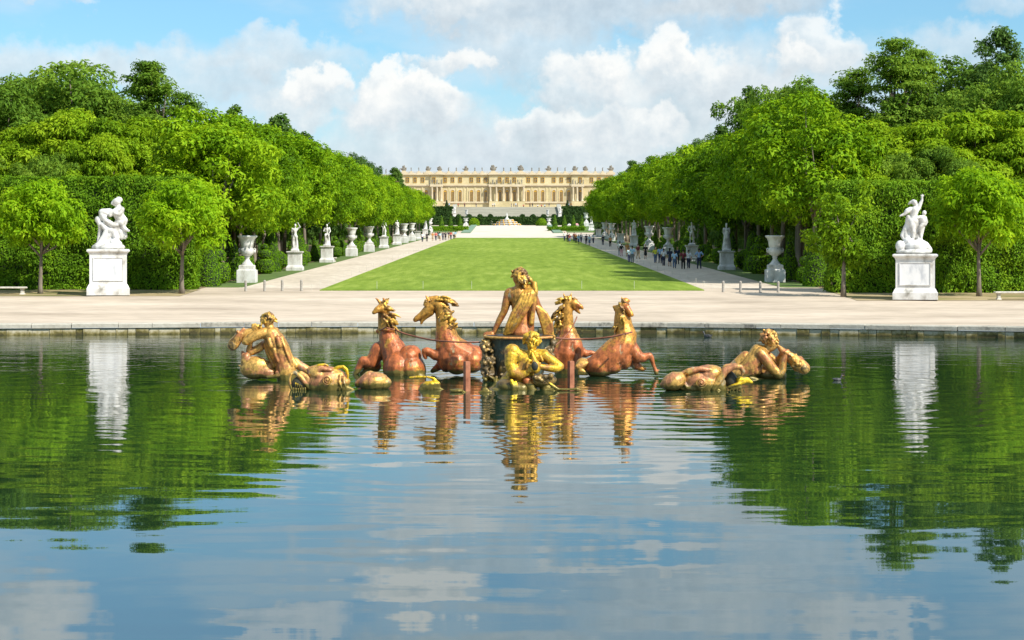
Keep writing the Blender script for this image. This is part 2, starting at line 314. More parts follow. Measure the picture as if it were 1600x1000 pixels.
class MB:
    """collects shapes for one mesh"""
    def __init__(s): s.V = []; s.F = []
    def add(s, V, Fc):
        b = len(s.V); s.V += [tuple(v) for v in V]; s.F += [tuple(i+b for i in f) for f in Fc]; return s
    def box(s, c, d, rz=0, top=None):
        x, y, z = (k/2 for k in d); t = top or (1, 1)
        V = []
        for sz, (tx, ty) in ((-1, (1, 1)), (1, t)):
            for sx, sy in ((-1, -1), (1, -1), (1, 1), (-1, 1)):
                X, Y = sx*x*tx, sy*y*ty
                V.append((c[0]+X*math.cos(rz)-Y*math.sin(rz), c[1]+X*math.sin(rz)+Y*math.cos(rz), c[2]+sz*z))
        return s.add(V, [(3, 2, 1, 0), (4, 5, 6, 7), (0, 1, 5, 4), (1, 2, 6, 5), (2, 3, 7, 6), (3, 0, 4, 7)])
    def lathe(s, c, prof, n=20, sq=False):
        V = []
        for r, z in prof:
            for i in range(n):
                a = 2*PI*(i+.5)/n
                V.append((c[0]+r*math.cos(a), c[1]+r*math.sin(a), c[2]+z))
        Fc = [(j*n+i, j*n+(i+1) % n, (j+1)*n+(i+1) % n, (j+1)*n+i) for j in range(len(prof)-1) for i in range(n)]
        Fc += [tuple(range(n-1, -1, -1)), tuple((len(prof)-1)*n+i for i in range(n))]
        return s.add(V, Fc)
    def square(s, c, prof):
        """stepped square pedestal: prof of (half width x, half y, z)"""
        V = []
        for hx, hy, z in prof:
            V += [(c[0]-hx, c[1]-hy, c[2]+z), (c[0]+hx, c[1]-hy, c[2]+z), (c[0]+hx, c[1]+hy, c[2]+z), (c[0]-hx, c[1]+hy, c[2]+z)]
        n = 4; Fc = [(j*n+i, j*n+(i+1) % n, (j+1)*n+(i+1) % n, (j+1)*n+i) for j in range(len(prof)-1) for i in range(n)]
        Fc += [(3, 2, 1, 0), tuple((len(prof)-1)*n+i for i in range(4))]
        return s.add(V, Fc)
    def tube(s, pts, n=8, caps=True):
        """pts: (x,y,z,r)"""
        P = [Vector(p[:3]) for p in pts]; V = []
        for j, p in enumerate(P):
            t = (P[min(j+1, len(P)-1)]-P[max(j-1, 0)])
            t = t.normalized() if t.length > 1e-9 else Vector((0, 0, 1))
            a = t.cross(Vector((0, 1, 0)) if abs(t.y) < .9 else Vector((1, 0, 0))).normalized(); b = t.cross(a)
            for i in range(n):
                w = 2*PI*i/n; V.append(p+(a*math.cos(w)+b*math.sin(w))*pts[j][3])
        Fc = [(j*n+i, j*n+(i+1) % n, (j+1)*n+(i+1) % n, (j+1)*n+i) for j in range(len(P)-1) for i in range(n)]
        if caps: Fc += [tuple(range(n-1, -1, -1)), tuple((len(P)-1)*n+i for i in range(n))]
        return s.add(V, Fc)
    def capsule(s, a, ra, b, rb, n=12):
        """round cone with hemispherical ends"""
        a, b = Vector(a), Vector(b); t = b-a; Ln = t.length
        if Ln < 1e-6: t = Vector((0, 0, 1))
        else: t = t.normalized()
        pts = []
        for k in range(1, 5):
            w = PI/2*(1-k/4.); pts.append((a-t*ra*math.sin(w), ra*math.cos(w)))
        for k in range(0, 4):
            w = PI/2*k/4.; pts.append((b+t*rb*math.sin(w), rb*math.cos(w)))
        x = t.cross(Vector((0, 1, 0)) if abs(t.y) < .9 else Vector((1, 0, 0))).normalized(); y = t.cross(x)
        V = [a-t*ra]
        for c, r in pts:
            for i in range(n):
                w = 2*PI*i/n; V.append(c+(x*math.cos(w)+y*math.sin(w))*r)
        V.append(b+t*rb); m = len(pts); e = len(V)-1
        Fc = [(0, 1+(i+1) % n, 1+i) for i in range(n)]
        Fc += [(1+j*n+i, 1+j*n+(i+1) % n, 1+(j+1)*n+(i+1) % n, 1+(j+1)*n+i) for j in range(m-1) for i in range(n)]
        Fc += [(1+(m-1)*n+i, 1+(m-1)*n+(i+1) % n, e) for i in range(n)]
        return s.add(V, Fc)
    def chain(s, pts):
        for p, q in zip(pts, pts[1:]): s.capsule(p[:3], p[3], q[:3], q[3])
        if len(pts) == 1: p = pts[0]; s.capsule(p[:3], p[3], (p[0], p[1], p[2]+1e-4), p[3])
        return s
    def ball(s, c, r, rot=0, n=14, m=9):
        """ellipsoid, rotated about the y axis"""
        V = []; ca, sa = math.cos(rot), math.sin(rot)
        def tr(x, y, z):
            x, y, z = x*r[0], y*r[1], z*r[2]; return (c[0]+x*ca-z*sa, c[1]+y, c[2]+x*sa+z*ca)
        V.append(tr(0, 0, -1))
        for j in range(1, m):
            w = -PI/2+PI*j/m
            for i in range(n):
                a = 2*PI*i/n; V.append(tr(math.cos(w)*math.cos(a), math.cos(w)*math.sin(a), math.sin(w)))
        V.append(tr(0, 0, 1)); e = len(V)-1
        Fc = [(0, 1+(i+1) % n, 1+i) for i in range(n)]
        Fc += [(1+j*n+i, 1+j*n+(i+1) % n, 1+(j+1)*n+(i+1) % n, 1+(j+1)*n+i) for j in range(m-2) for i in range(n)]
        Fc += [(1+(m-2)*n+i, 1+(m-2)*n+(i+1) % n, e) for i in range(n)]
        return s.add(V, Fc)
    def mesh(s, name, m, smooth=False): return raw_mesh(name, s.V, s.F, m, smooth)
    def sculpt(s, name, m, voxel=.03, smooth=3, factor=.5):
        """melt all shapes into one continuous surface"""
        me = raw_mesh(name+'_rough', s.V, s.F, None)
        o = bpy.data.objects.new('sculpt_tmp', me); COL.objects.link(o)
        md = o.modifiers.new('r', 'REMESH'); md.mode = 'VOXEL'; md.voxel_size = voxel
        if smooth:
            sm = o.modifiers.new('s', 'SMOOTH'); sm.iterations = smooth; sm.factor = factor
        dg = bpy.context.evaluated_depsgraph_get(); dg.update()
        res = bpy.data.meshes.new_from_object(o.evaluated_get(dg)); res.name = name
        bpy.data.objects.remove(o); bpy.data.meshes.remove(me)
        res.materials.clear(); res.materials.append(m); res.shade_smooth()
        return res
CLOUD = ((.44,.495,.54),(.57,.625,.66),(.77,.775,.76)); VEIL = (.52,.63,.71); SKYTINT = (.52,.80,.92,1); EXPO = 0.38
# ------------------------------------------------------------ setting
def strip_sheet(name, x0, x1, m, ys, lift, kind='structure', thick=0.0, xf=None):
    """sheet following the terrain between x0 and x1, edges given at rows ys"""
    V, Fc = [], []
    for y in ys:
        a, b = (xf(y) if xf else (x0, x1))
        V += [(a, y, zg(y)+lift), (b, y, zg(y)+lift)]
    n = len(ys)
    for i in range(n-1): Fc.append((2*i, 2*i+1, 2*i+3, 2*i+2))
    if thick:
        base = len(V); V += [(v[0], v[1], v[2]-thick) for v in V[:base]]
        for i in range(n-1):
            Fc.append((2*i, 2*i+2, base+2*i+2, base+2*i)); Fc.append((2*i+1, base+2*i+1, base+2*i+3, 2*i+3))
        Fc.append((0, base, base+1, 1)); Fc.append((2*n-2, 2*n-1, base+2*n-1, base+2*n-2))
    o = bpy.data.objects.new(name, raw_mesh(name, V, Fc, m)); link(o); o['kind'] = kind
    return o

# outline of the basin (water edge), anticlockwise, far side gently bent like the photo's rim
FAR = [(58, 60), (52, 78), (40, 88), (30, 90.8), (24, 93.4), (16, 96.6), (8, 99.0), (0, 99.8), (-8, 99.6), (-16, 98.6), (-26, 97.0), (-36, 94.5), (-46, 88), (-54, 78), (-58, 60)]
NEAR = [(-58, 40), (-50, 22), (-36, 12), (-18, 7.5), (0, 6.5), (18, 7.5), (36, 12), (50, 22), (58, 40)]
OUT = FAR+NEAR
def offset(poly, d):
    n = len(poly); res = []
    for i in range(n):
        p, a, b = Vector(poly[i]), Vector(poly[i-1]), Vector(poly[(i+1) % n])
        e1 = (p-a).normalized(); e2 = (b-p).normalized()
        nn = Vector((e1.y+e2.y, -(e1.x+e2.x))).normalized(); k = 1/max(.5, nn.dot(Vector((e1.y, -e1.x))))
        res.append((p.x+nn.x*d*k, p.y+nn.y*d*k))
    return res
def build_ground():
    X0, X1, Y0, Y1 = -75, 75, -12, 105
    outer = offset(OUT, .95)
    V, Fc = [], []
    cx, cy = 0, 52
    n = len(outer)
    for (x, y) in outer: V.append((x, y, .52))
    rect = []
    for (x, y) in outer:
        dx, dy = x-cx, y-cy
        t = min((X1 if dx > 0 else X0)/dx if abs(dx) > 1e-6 else 1e9, ((Y1 if dy > 0 else Y0)-cy)/dy if abs(dy) > 1e-6 else 1e9)
        rect.append((dx*t, cy+dy*t))
    for (x, y) in rect: V.append((x, y, zg(Y1) if y > Y1-.01 else .52))
    for i in range(n): j = (i+1) % n; Fc.append((i, n+i, n+j, j))
    # corners
    for (cxn, cyn) in ((X1, Y1), (X0, Y1), (X0, Y0), (X1, Y0)):
        for i in range(n):
            a, b = rect[i], rect[(i+1) % n]
            on = lambda p: (abs(p[0]-cxn) < .01, abs(p[1]-cyn) < .01)
            oa, ob = on(a), on(b)
            if (oa[0] and ob[1] and not oa[1]) or (oa[1] and ob[0] and not oa[0]):
                V.append((cxn, cyn, zg(Y1) if cyn == Y1 else .52)); Fc.append((n+i, len(V)-1, n+(i+1) % n))
    def quad(x0, x1, y0, y1):
        b = len(V); V.extend([(x0, y0, zg(y0)), (x1, y0, zg(y0)), (x1, y1, zg(y1)), (x0, y1, zg(y1))]); Fc.append((b, b+1, b+2, b+3))
    ys = [105]+[p[0] for p in PROFILE if p[0] > 105]
    for a, b in zip(ys, ys[1:]): quad(-3500, 3500, a, b)
    b = len(V)
    for x0, x1 in ((-3500, X0), (X1, 3500)):
        b = len(V); V.extend([(x0, Y0, .52), (x1, Y0, .52), (x1, Y1, zg(Y1)), (x0, Y1, zg(Y1))]); Fc.append((b, b+1, b+2, b+3))
    b = len(V); V.extend([(-3500, -900, .52), (3500, -900, .52), (3500, Y0, .52), (-3500, Y0, .52)]); Fc.append((b, b+1, b+2, b+3))
    me = raw_mesh('ground', V, Fc, M['gravel'])
    bm = bmesh.new(); bm.from_mesh(me); bmesh.ops.recalc_face_normals(bm, faces=bm.faces)
    for f in bm.faces:
        if f.normal.z < 0: f.normal_flip()
    bm.to_mesh(me); bm.free()
    o = bpy.data.objects.new('ground', me); link(o); o['kind'] = 'structure'
build_ground()
# water and basin floor
def poly_sheet(name, poly, z, m, kind='structure'):
    o = bpy.data.objects.new(name, raw_mesh(name, [(x, y, z) for x, y in poly], [tuple(range(len(poly)))], m)); link(o); o['kind'] = kind
    return o
poly_sheet('pond_water', offset(OUT, .05), 0, M['water'])
poly_sheet('basin_floor', offset(OUT, .4), -1.2, M['basin'])
# rim: mossy wall of rough blocks, coping of long dressed slabs
def along(poly, step, jit, rnd):
    """split a closed polyline into chords"""
    segs = []
    for i in range(len(poly)):
        a, b = Vector(poly[i]), Vector(poly[(i+1) % len(poly)]); Ln = (b-a).length; n = max(1, round(Ln/step)); ts = [0]
        for k in range(1, n): ts.append((k+rnd.uniform(-jit, jit))/n)
        ts.append(1)
        for t0, t1 in zip(ts, ts[1:]): segs.append((a.lerp(b, t0), a.lerp(b, t1)))
    return segs
def build_rim():
    rnd = random.Random(4)
    root = thing('basin_rim', 'grey stone rim with mossy lower course edging the round pond', 'rim')
    mb = MB()
    for a, b in along(OUT, 2.0, .25, rnd):
        t = (b-a).normalized(); nn = Vector((t.y, -t.x)); g = rnd.uniform(.008, .02); dz = rnd.uniform(-.012, .012); o = rnd.uniform(-.015, .015)
        p = [a+t*g-nn*(.07+o), b-t*g-nn*(.07+o), b-t*g+nn*1.0, a+t*g+nn*1.0]
        bev = .03
        V = [(q.x, q.y, .34+dz) for q in p]+[(q.x, q.y, .56+dz-bev) for q in p]
        p2 = [p[0]+nn*bev+t*bev*.6, p[1]+nn*bev-t*bev*.6, p[2], p[3]]
        V += [(q.x, q.y, .575+dz) for q in p2]
        mb.add(V, [(3, 2, 1, 0), (0, 1, 5, 4), (1, 2, 6, 5), (2, 3, 7, 6), (3, 0, 4, 7), (4, 5, 9, 8), (5, 6, 10, 9), (6, 7, 11, 10), (7, 4, 8, 11), (8, 9, 10, 11)])
    part('coping', mb.mesh('coping', M['coping']), root)
    mb = MB()
    for a, b in along(OUT, .62, .42, rnd):
        t = (b-a).normalized(); nn = Vector((t.y, -t.x)); g = rnd.uniform(.004, .02); o = rnd.uniform(-.03, .03); top = .305+rnd.uniform(-.035, .02)
        p = [a+t*g-nn*o, b-t*g-nn*o, b-t*g+nn*.5, a+t*g+nn*.5]
        V = [(q.x, q.y, -1.2) for q in p]+[(q.x, q.y, top) for q in p]
        mb.add(V, [(3, 2, 1, 0), (0, 1, 5, 4), (1, 2, 6, 5), (2, 3, 7, 6), (3, 0, 4, 7), (4, 5, 6, 7)])
    part('wall_course', mb.mesh('wall_course', M['basin']), root)
    inner = offset(OUT, .05); outer = offset(OUT, .9); n = len(inner)
    V = [(x, y, -1.3) for x, y in inner]+[(x, y, .30) for x, y in inner]+[(x, y, .30) for x, y in outer]
    Fc = [(i, (i+1) % n, n+(i+1) % n, n+i) for i in range(n)]+[(n+i, n+(i+1) % n, 2*n+(i+1) % n, 2*n+i) for i in range(n)]
    part('backing', raw_mesh('backing', V, Fc, M['mortar']), root)
build_rim()
# paths, verges, lawn
rows = [130]+[p[0] for p in PROFILE if 130 < p[0] <= 437]
strip_sheet('lawn', -13, 13, M['lawn'], [129.8, 130]+[437], .06, thick=.06)
for s in (-1, 1):
    xs = sorted((s*13.0, s*19.2)); strip_sheet('avenue_path', xs[0], xs[1], M['path'], [134, 437], .008)
    xs = sorted((s*19.0, s*21.6)); strip_sheet('grass_verge', xs[0], xs[1], M['verge'], [135.5, 437], .03, thick=.03)
    xs = sorted((s*21.6, s*44)); strip_sheet('avenue_ground', xs[0], xs[1], M['earth'], [127 if s < 0 else 124, 130, 437, 460], .012)
    xs = sorted((s*44., s*400)); strip_sheet('wood_ground', xs[0], xs[1], M['earth'], [127 if s < 0 else 124, 130, 437, 520, 565, 600, 690], .016)
# narrow earth bed at the foot of the hedges (the statues stand on it)
def bed(s, y0, y1):
    xs = sorted((s*21.3, s*60))
    strip_sheet('hedge_bed', xs[0], xs[1], M['bed'], [y0]+[y for y in (130,) if y0 < y < y1]+[y1], .020)
bed(-1, 123.2, 131.4); bed(1, 118.6, 127.5)
strip_sheet('parterre_path', 0, 0, M['ramp'], [437.1, 452, 462, 490, 520, 535], .02, xf=lambda y: (-26, 26) if y < 455 else ((-13.4, 13.4) if y < 470 else (-10, 10) if y < 530 else (-12, 12)))
strip_sheet('parterre_path', -34, 34, M['ramp'], [523, 565, 585], .012)
for s in (-1, 1):
    xs = (lambda y, s=s: tuple(sorted((s*(9.6 if y > 500 else 10.1), s*(11.0 if y > 500 else 12.4)))))
    o = strip_sheet('ramp_edging', 0, 0, M['teal'], [466, 520, 527], .3, kind='thing', thick=.3, xf=xs)
    tag(o, ('green netted bank along the left edge of the sand ramp' if s < 0 else 'green netted bank along the right edge of the sand ramp'), 'bank')
    xs = sorted((s*13.5, s*60)); strip_sheet('parterre_turf', xs[0], xs[1], M['verge'], [470, 520, 523], .014)

# ------------------------------------------------------------ foliage
def leaves(C, Nn, size, rng, fan=3, droop=.35, width=.45, jit=.5):
    """fans of small pointed leaves at centres C facing along Nn"""
    C = np.repeat(C, fan, 0); Nn = np.repeat(Nn, fan, 0); n = len(C)
    Nn = Nn+rng.normal(0, jit, (n, 3)); Nn /= np.linalg.norm(Nn, axis=1)[:, None]+1e-9
    r = rng.normal(0, 1, (n, 3)); T = np.cross(Nn, r); T /= np.linalg.norm(T, axis=1)[:, None]+1e-9
    B = np.cross(Nn, T); L = size*rng.uniform(.65, 1.25, (n, 1))
    base = C+rng.normal(0, size*.18, (n, 3))
    tip = base+T*L-np.array([0, 0, 1.])*L*droop*.6; mid = base+T*L*.5+Nn*L*.12
    return np.stack([base, mid+B*L*width*.5, tip, mid-B*L*width*.5], 1)
def fib(n, rng):
    i = np.arange(n)+.5; ph = np.arccos(1-2*i/n); th = PI*(1+5**.5)*i+rng.uniform(0, 6)
    return np.stack([np.cos(th)*np.sin(ph), np.sin(th)*np.sin(ph), np.cos(ph)], 1)
def crown_mesh(name, blobs, n, size, m, seed, upbias=.35, cull=None, fan=3, jit=.5, droop=.35, sh=.35):
    rng = np.random.default_rng(seed); B = np.array(blobs, float)
    area = (B[:, 3]*B[:, 4]+B[:, 4]*B[:, 5]+B[:, 3]*B[:, 5]); cnt = np.maximum(6, (n*area/area.sum()).astype(int))
    Cs, Ns = [], []
    for b, k in zip(B, cnt):
        d = rng.normal(0, 1, (k, 3)); d[:, 2] += .25; d /= np.linalg.norm(d, axis=1)[:, None]
        rr = rng.uniform(0, 1, (k, 1))**sh*rng.uniform(.9, 1.12, (k, 1))
        c = b[:3]+d*b[3:6]*rr; Cs.append(c); Ns.append(d/b[3:6]*b[3:6].mean())
    C = np.concatenate(Cs); Nn = np.concatenate(Ns); Nn /= np.linalg.norm(Nn, axis=1)[:, None]; Nn[:, 2] += upbias
    if cull is not None:
        c0, r0 = cull; q = np.linalg.norm((C-c0)/r0, axis=1); keep = (q > 1) | (rng.uniform(0, 1, len(C)) < .12); C, Nn = C[keep], Nn[keep]
    return quads_mesh(name, leaves(C, Nn, size, rng, fan, jit=jit, droop=droop), m)
def trunk_mesh(name, h, r, limbs, rnd, lean=.0):
    mb = MB(); pts = []
    for k in range(7):
        t = k/6; pts.append((math.sin(t*2.3+lean*9)*.12*r*4*t+lean*t*h, math.cos(t*3)*.1*r*3*t, h*t, r*(1.35 if k == 0 else 1-.45*t)))
    mb.tube(pts, 9); top = Vector(pts[-1][:3])
    for (x, y, z, q) in limbs:
        s = Vector(pts[4][:3]).lerp(top, rnd.uniform(.1, 1)); e = Vector((x, y, z)); mid = s.lerp(e, .5)+Vector((rnd.uniform(-.3, .3), rnd.uniform(-.3, .3), -.1*(e-s).length))
        mb.tube([(*s, r*.5*q), (*mid, r*.33*q), (*e, r*.1)], 6)
    return mb.mesh(name, M['bark'], True)
def dome_blobs(rx, rz, cz, n, br, rng, squash=1., zmin=-.75, irregular=.12, rdepth=None):
    D = fib(n, rng); out = []
    for d in D:
        if d[2] < zmin: continue
        q = rng.uniform(1-irregular*1.6, 1+irregular); b = br*rng.uniform(.7, 1.3)
        out.append((d[0]*(rx-b*.6)*q, d[1]*(rx-b*.6)*q, cz+d[2]*(rz-b*.6)*q, b*1.1, b*1.1, b*squash))
    return out

def tree_proto(kind, seed):
    rng = np.random.default_rng(seed); rnd = random.Random(seed)
    if kind == 'chestnut':      # 12.5 m clipped avenue tree
        bl = dome_blobs(4.5, 5.0, 8.1, 38, 1.4, rng, .72, irregular=.22); inner = dome_blobs(3.2, 3.4, 7.6, 12, 1.3, rng)
        cm = crown_mesh('crown', bl+inner, 9500, .37, M['leaf_chestnut'], seed, .5, (np.array([0, 0, 7.6]), np.array([3.3, 3.3, 3.5])), jit=.38)
        lim = [(b[0]*.8, b[1]*.8, b[2], 1) for b in bl[::5]]; tm = trunk_mesh('trunk', 5.6, .24, lim, rnd)
    elif kind == 'small':       # young round headed tree, 6.3 m
        bl = dome_blobs(2.75, 2.4, 4.3, 30, .8, rng, .6)
        cm = crown_mesh('crown', bl+dome_blobs(1.5, 1.3, 4.2, 8, .8, rng), 3800, .29, M['leaf_chestnut'], seed, .6, jit=.38)
        lim = [(b[0]*.8, b[1]*.8, b[2], 1) for b in bl[::3]]; tm = trunk_mesh('trunk', 2.8, .15, lim, rnd)
    elif kind == 'sparse':      # thin young tree
        bl = [(rng.normal(0, .75), rng.normal(0, .75), rng.uniform(2.0, 6.4), .55, .55, .45) for _ in range(30)]
        bl = [(b[0]*(1.3-.12*abs(b[2]-3.8)), b[1], b[2], b[3], b[4], b[5]) for b in bl]
        cm = crown_mesh('crown', bl, 1150, .30, M['leaf_light'], seed, .5)
        lim = [(b[0], b[1], b[2], .8) for b in bl[::2]]; tm = trunk_mesh('trunk', 4.6, .14, lim, rnd)
    elif kind == 'broad':       # broad woodland tree, 16 m
        bl = dome_blobs(5.6, 6.2, 9.6, 44, 1.7, rng, .75, zmin=-.9, irregular=.22)
        bl += [(rng.normal(0, 3.2), rng.normal(0, 3.2), 12.8+rng.uniform(0, 1.8), 1.1, 1.1, .8) for _ in range(9)]
        cm = crown_mesh('crown', bl, 11000, .38, M['leaf_forest'], seed, .4, (np.array([0, 0, 9.]), np.array([3.6, 3.6, 4.2])))
        lim = [(b[0]*.8, b[1]*.8, b[2], 1) for b in bl[::4]]; tm = trunk_mesh('trunk', 8, .3, lim, rnd)
    elif kind == 'light':       # yellow-green bushy tree, layered sprays, 13 m
        bl = dome_blobs(4.7, 4.7, 8.6, 40, 1.35, rng, .5, zmin=-.5, irregular=.22)
        cm = crown_mesh('crown', bl, 10000, .36, M['leaf_light'], seed, .8, (np.array([0, 0, 8.2]), np.array([2.8, 2.8, 3.])))
        lim = [(b[0]*.8, b[1]*.8, b[2], 1) for b in bl[::4]]; tm = trunk_mesh('trunk', 6.5, .24, lim, rnd)
    elif kind == 'locust':      # tall airy tree with tiers and gaps, 20 m
        bl = []
        for k in range(64):
            t = ((k+rng.uniform(0, 1))/64)**.85; z = 6.0+13.6*t; rr = (4.3*(1-t*.66))*rng.uniform(.15, 1); a = rng.uniform(0, 2*PI)
            bl.append((rr*math.cos(a), rr*math.sin(a), z+rng.uniform(-.5, .9), rng.uniform(1.0, 1.9), rng.uniform(1.0, 1.9), rng.uniform(.4, .65)))
        cm = crown_mesh('crown', bl, 7600, .30, M['leaf_forest'], seed, .5, sh=.8)
        lim = [(b[0], b[1], b[2]-.2, .8) for b in bl[::2]]; tm = trunk_mesh('trunk', 15, .28, lim, rnd, lean=.02)
    elif kind == 'open':        # sparse topmost tree with a visible branch frame, 20 m
        bl = []
        for k in range(76):
            t = (k+rng.uniform(0, 1))/76; z = 10+9.8*t; rr = 4.4*(1-t)**.6*rng.uniform(.2, 1)+.2; a = rng.uniform(0, 2*PI)
            bl.append((rr*math.cos(a), rr*math.sin(a), z, .8, .8, .55))
        bl += dome_blobs(4.2, 3.2, 9, 18, 1.2, rng)
        cm = crown_mesh('crown', bl, 5200, .33, M['leaf_dark'], seed, .4, sh=.8)
        lim = [(b[0], b[1], b[2], .7) for b in bl[:30]]; tm = trunk_mesh('trunk', 16.5, .26, lim, rnd)
    elif kind == 'dark':        # dark upright evergreen, 14 m
        bl = []
        for k in range(46):
            t = (k+.5)/46; z = 2.2+11.8*t; rr = 3.1*(1-t)**.7*rng.uniform(.6, 1.05)+.1; a = k*2.4
            bl.append((rr*math.cos(a), rr*math.sin(a), z+rng.uniform(0, .5), 1.0-.5*t, 1.0-.5*t, .75-.3*t))
        cm = crown_mesh('crown', bl, 5200, .36, M['leaf_dark'], seed, .2)
        tm = trunk_mesh('trunk', 11, .25, [], rnd)
    return cm, tm
PROTO = {}
SP = {}
def make_tree(kind, var, loc, label, group=None, rz=0, sc=1., name='tree', matn=None):
    key = (kind, var)
    if key not in SP: SP[key] = tree_proto(kind, 11+var*17+sum(map(ord, kind)))
    cm, tm = SP[key]
    t = thing(name, label, 'tree', loc, group, rz); t.scale = sc if isinstance(sc, tuple) else (sc, sc, sc)
    part('trunk', tm, t); c = part('crown', cm, t)
    if matn: c.material_slots[0].link = 'OBJECT'; c.material_slots[0].material = M[matn]
    return t
ORD = 'first second third fourth fifth sixth seventh eighth ninth tenth eleventh twelfth thirteenth fourteenth fifteenth sixteenth seventeenth eighteenth nineteenth twentieth'.split()
def ordw(i):
    if i < 20: return ORD[i]
    t, u = divmod(i+1, 10); tens = {2: 'twent', 3: 'thirt', 4: 'fort'}[t]
    return tens+'ieth' if u == 0 else tens+'y-'+ORD[u-1]
rnd = random.Random(8)
# avenue rows
for s in (-1, 1):
    side = 'left' if s < 0 else 'right'
    Y = 144.5 if s < 0 else 144.0; i = 0
    while Y < 447:
        x = s*(22.9-max(0, Y-330)*.012+rnd.uniform(-.25, .25))
        sc = rnd.uniform(.93, 1.05)*(1 if s > 0 else 1-.20*min(1, max(0, (Y-250)/130)))
        if s > 0 and Y < 170: sc *= 1.04
        make_tree('chestnut', rnd.randrange(4), (x, Y, zg(Y)), '%s clipped chestnut from the near end of the %s avenue row' % (ordw(i), side),
                  'clipped chestnut trees along the %s side of the lawn' % side, rnd.uniform(0, 6.28), (sc, sc, sc*rnd.uniform(.96, 1.04)), 'chestnut_tree')
        Y += 8.6+rnd.uniform(-.5, .5)+(Y-140)*.006; i += 1
# second row just behind the first, seen between the trunks near the front
for s in (-1, 1):
    side = 'left' if s < 0 else 'right'
    for i in range(5):
        Y = (172, 184, 197, 210, 224)[i]
        make_tree('chestnut', (i+1) % 4, (s*(31.5+.4*(i % 2)), Y, zg(Y)), '%s chestnut of the inner row behind the %s avenue trees' % (ordw(i), side),
                  'inner row of chestnuts behind the %s avenue row' % side, rnd.uniform(0, 6), 1.02, 'chestnut_tree')
# four young trees on the edge of the plaza
make_tree('small', 0, (px(63, 126), 126, zg(126)), 'round young tree at far left beside the stone bench', rz=.4, sc=(1.0, 1, 1.14), name='young_tree', matn='leaf_young')
make_tree('small', 1, (px(284, 126), 126, zg(126)), 'round young tree to the right of the left marble group', rz=1.4, sc=(1.06, 1.1, 1.14), name='young_tree', matn='leaf_young')
make_tree('sparse', 0, (px(1318, 122.5), 122.5, zg(122.5)), 'thin sparse young tree to the left of the right marble group', rz=.4, sc=1.08, name='young_tree')
make_tree('small', 2, (px(1530, 123), 123, zg(123)), 'dense young tree between right marble group and right bench', rz=2.4, sc=(1.06, 1, 1.28), name='young_tree', matn='leaf_young')

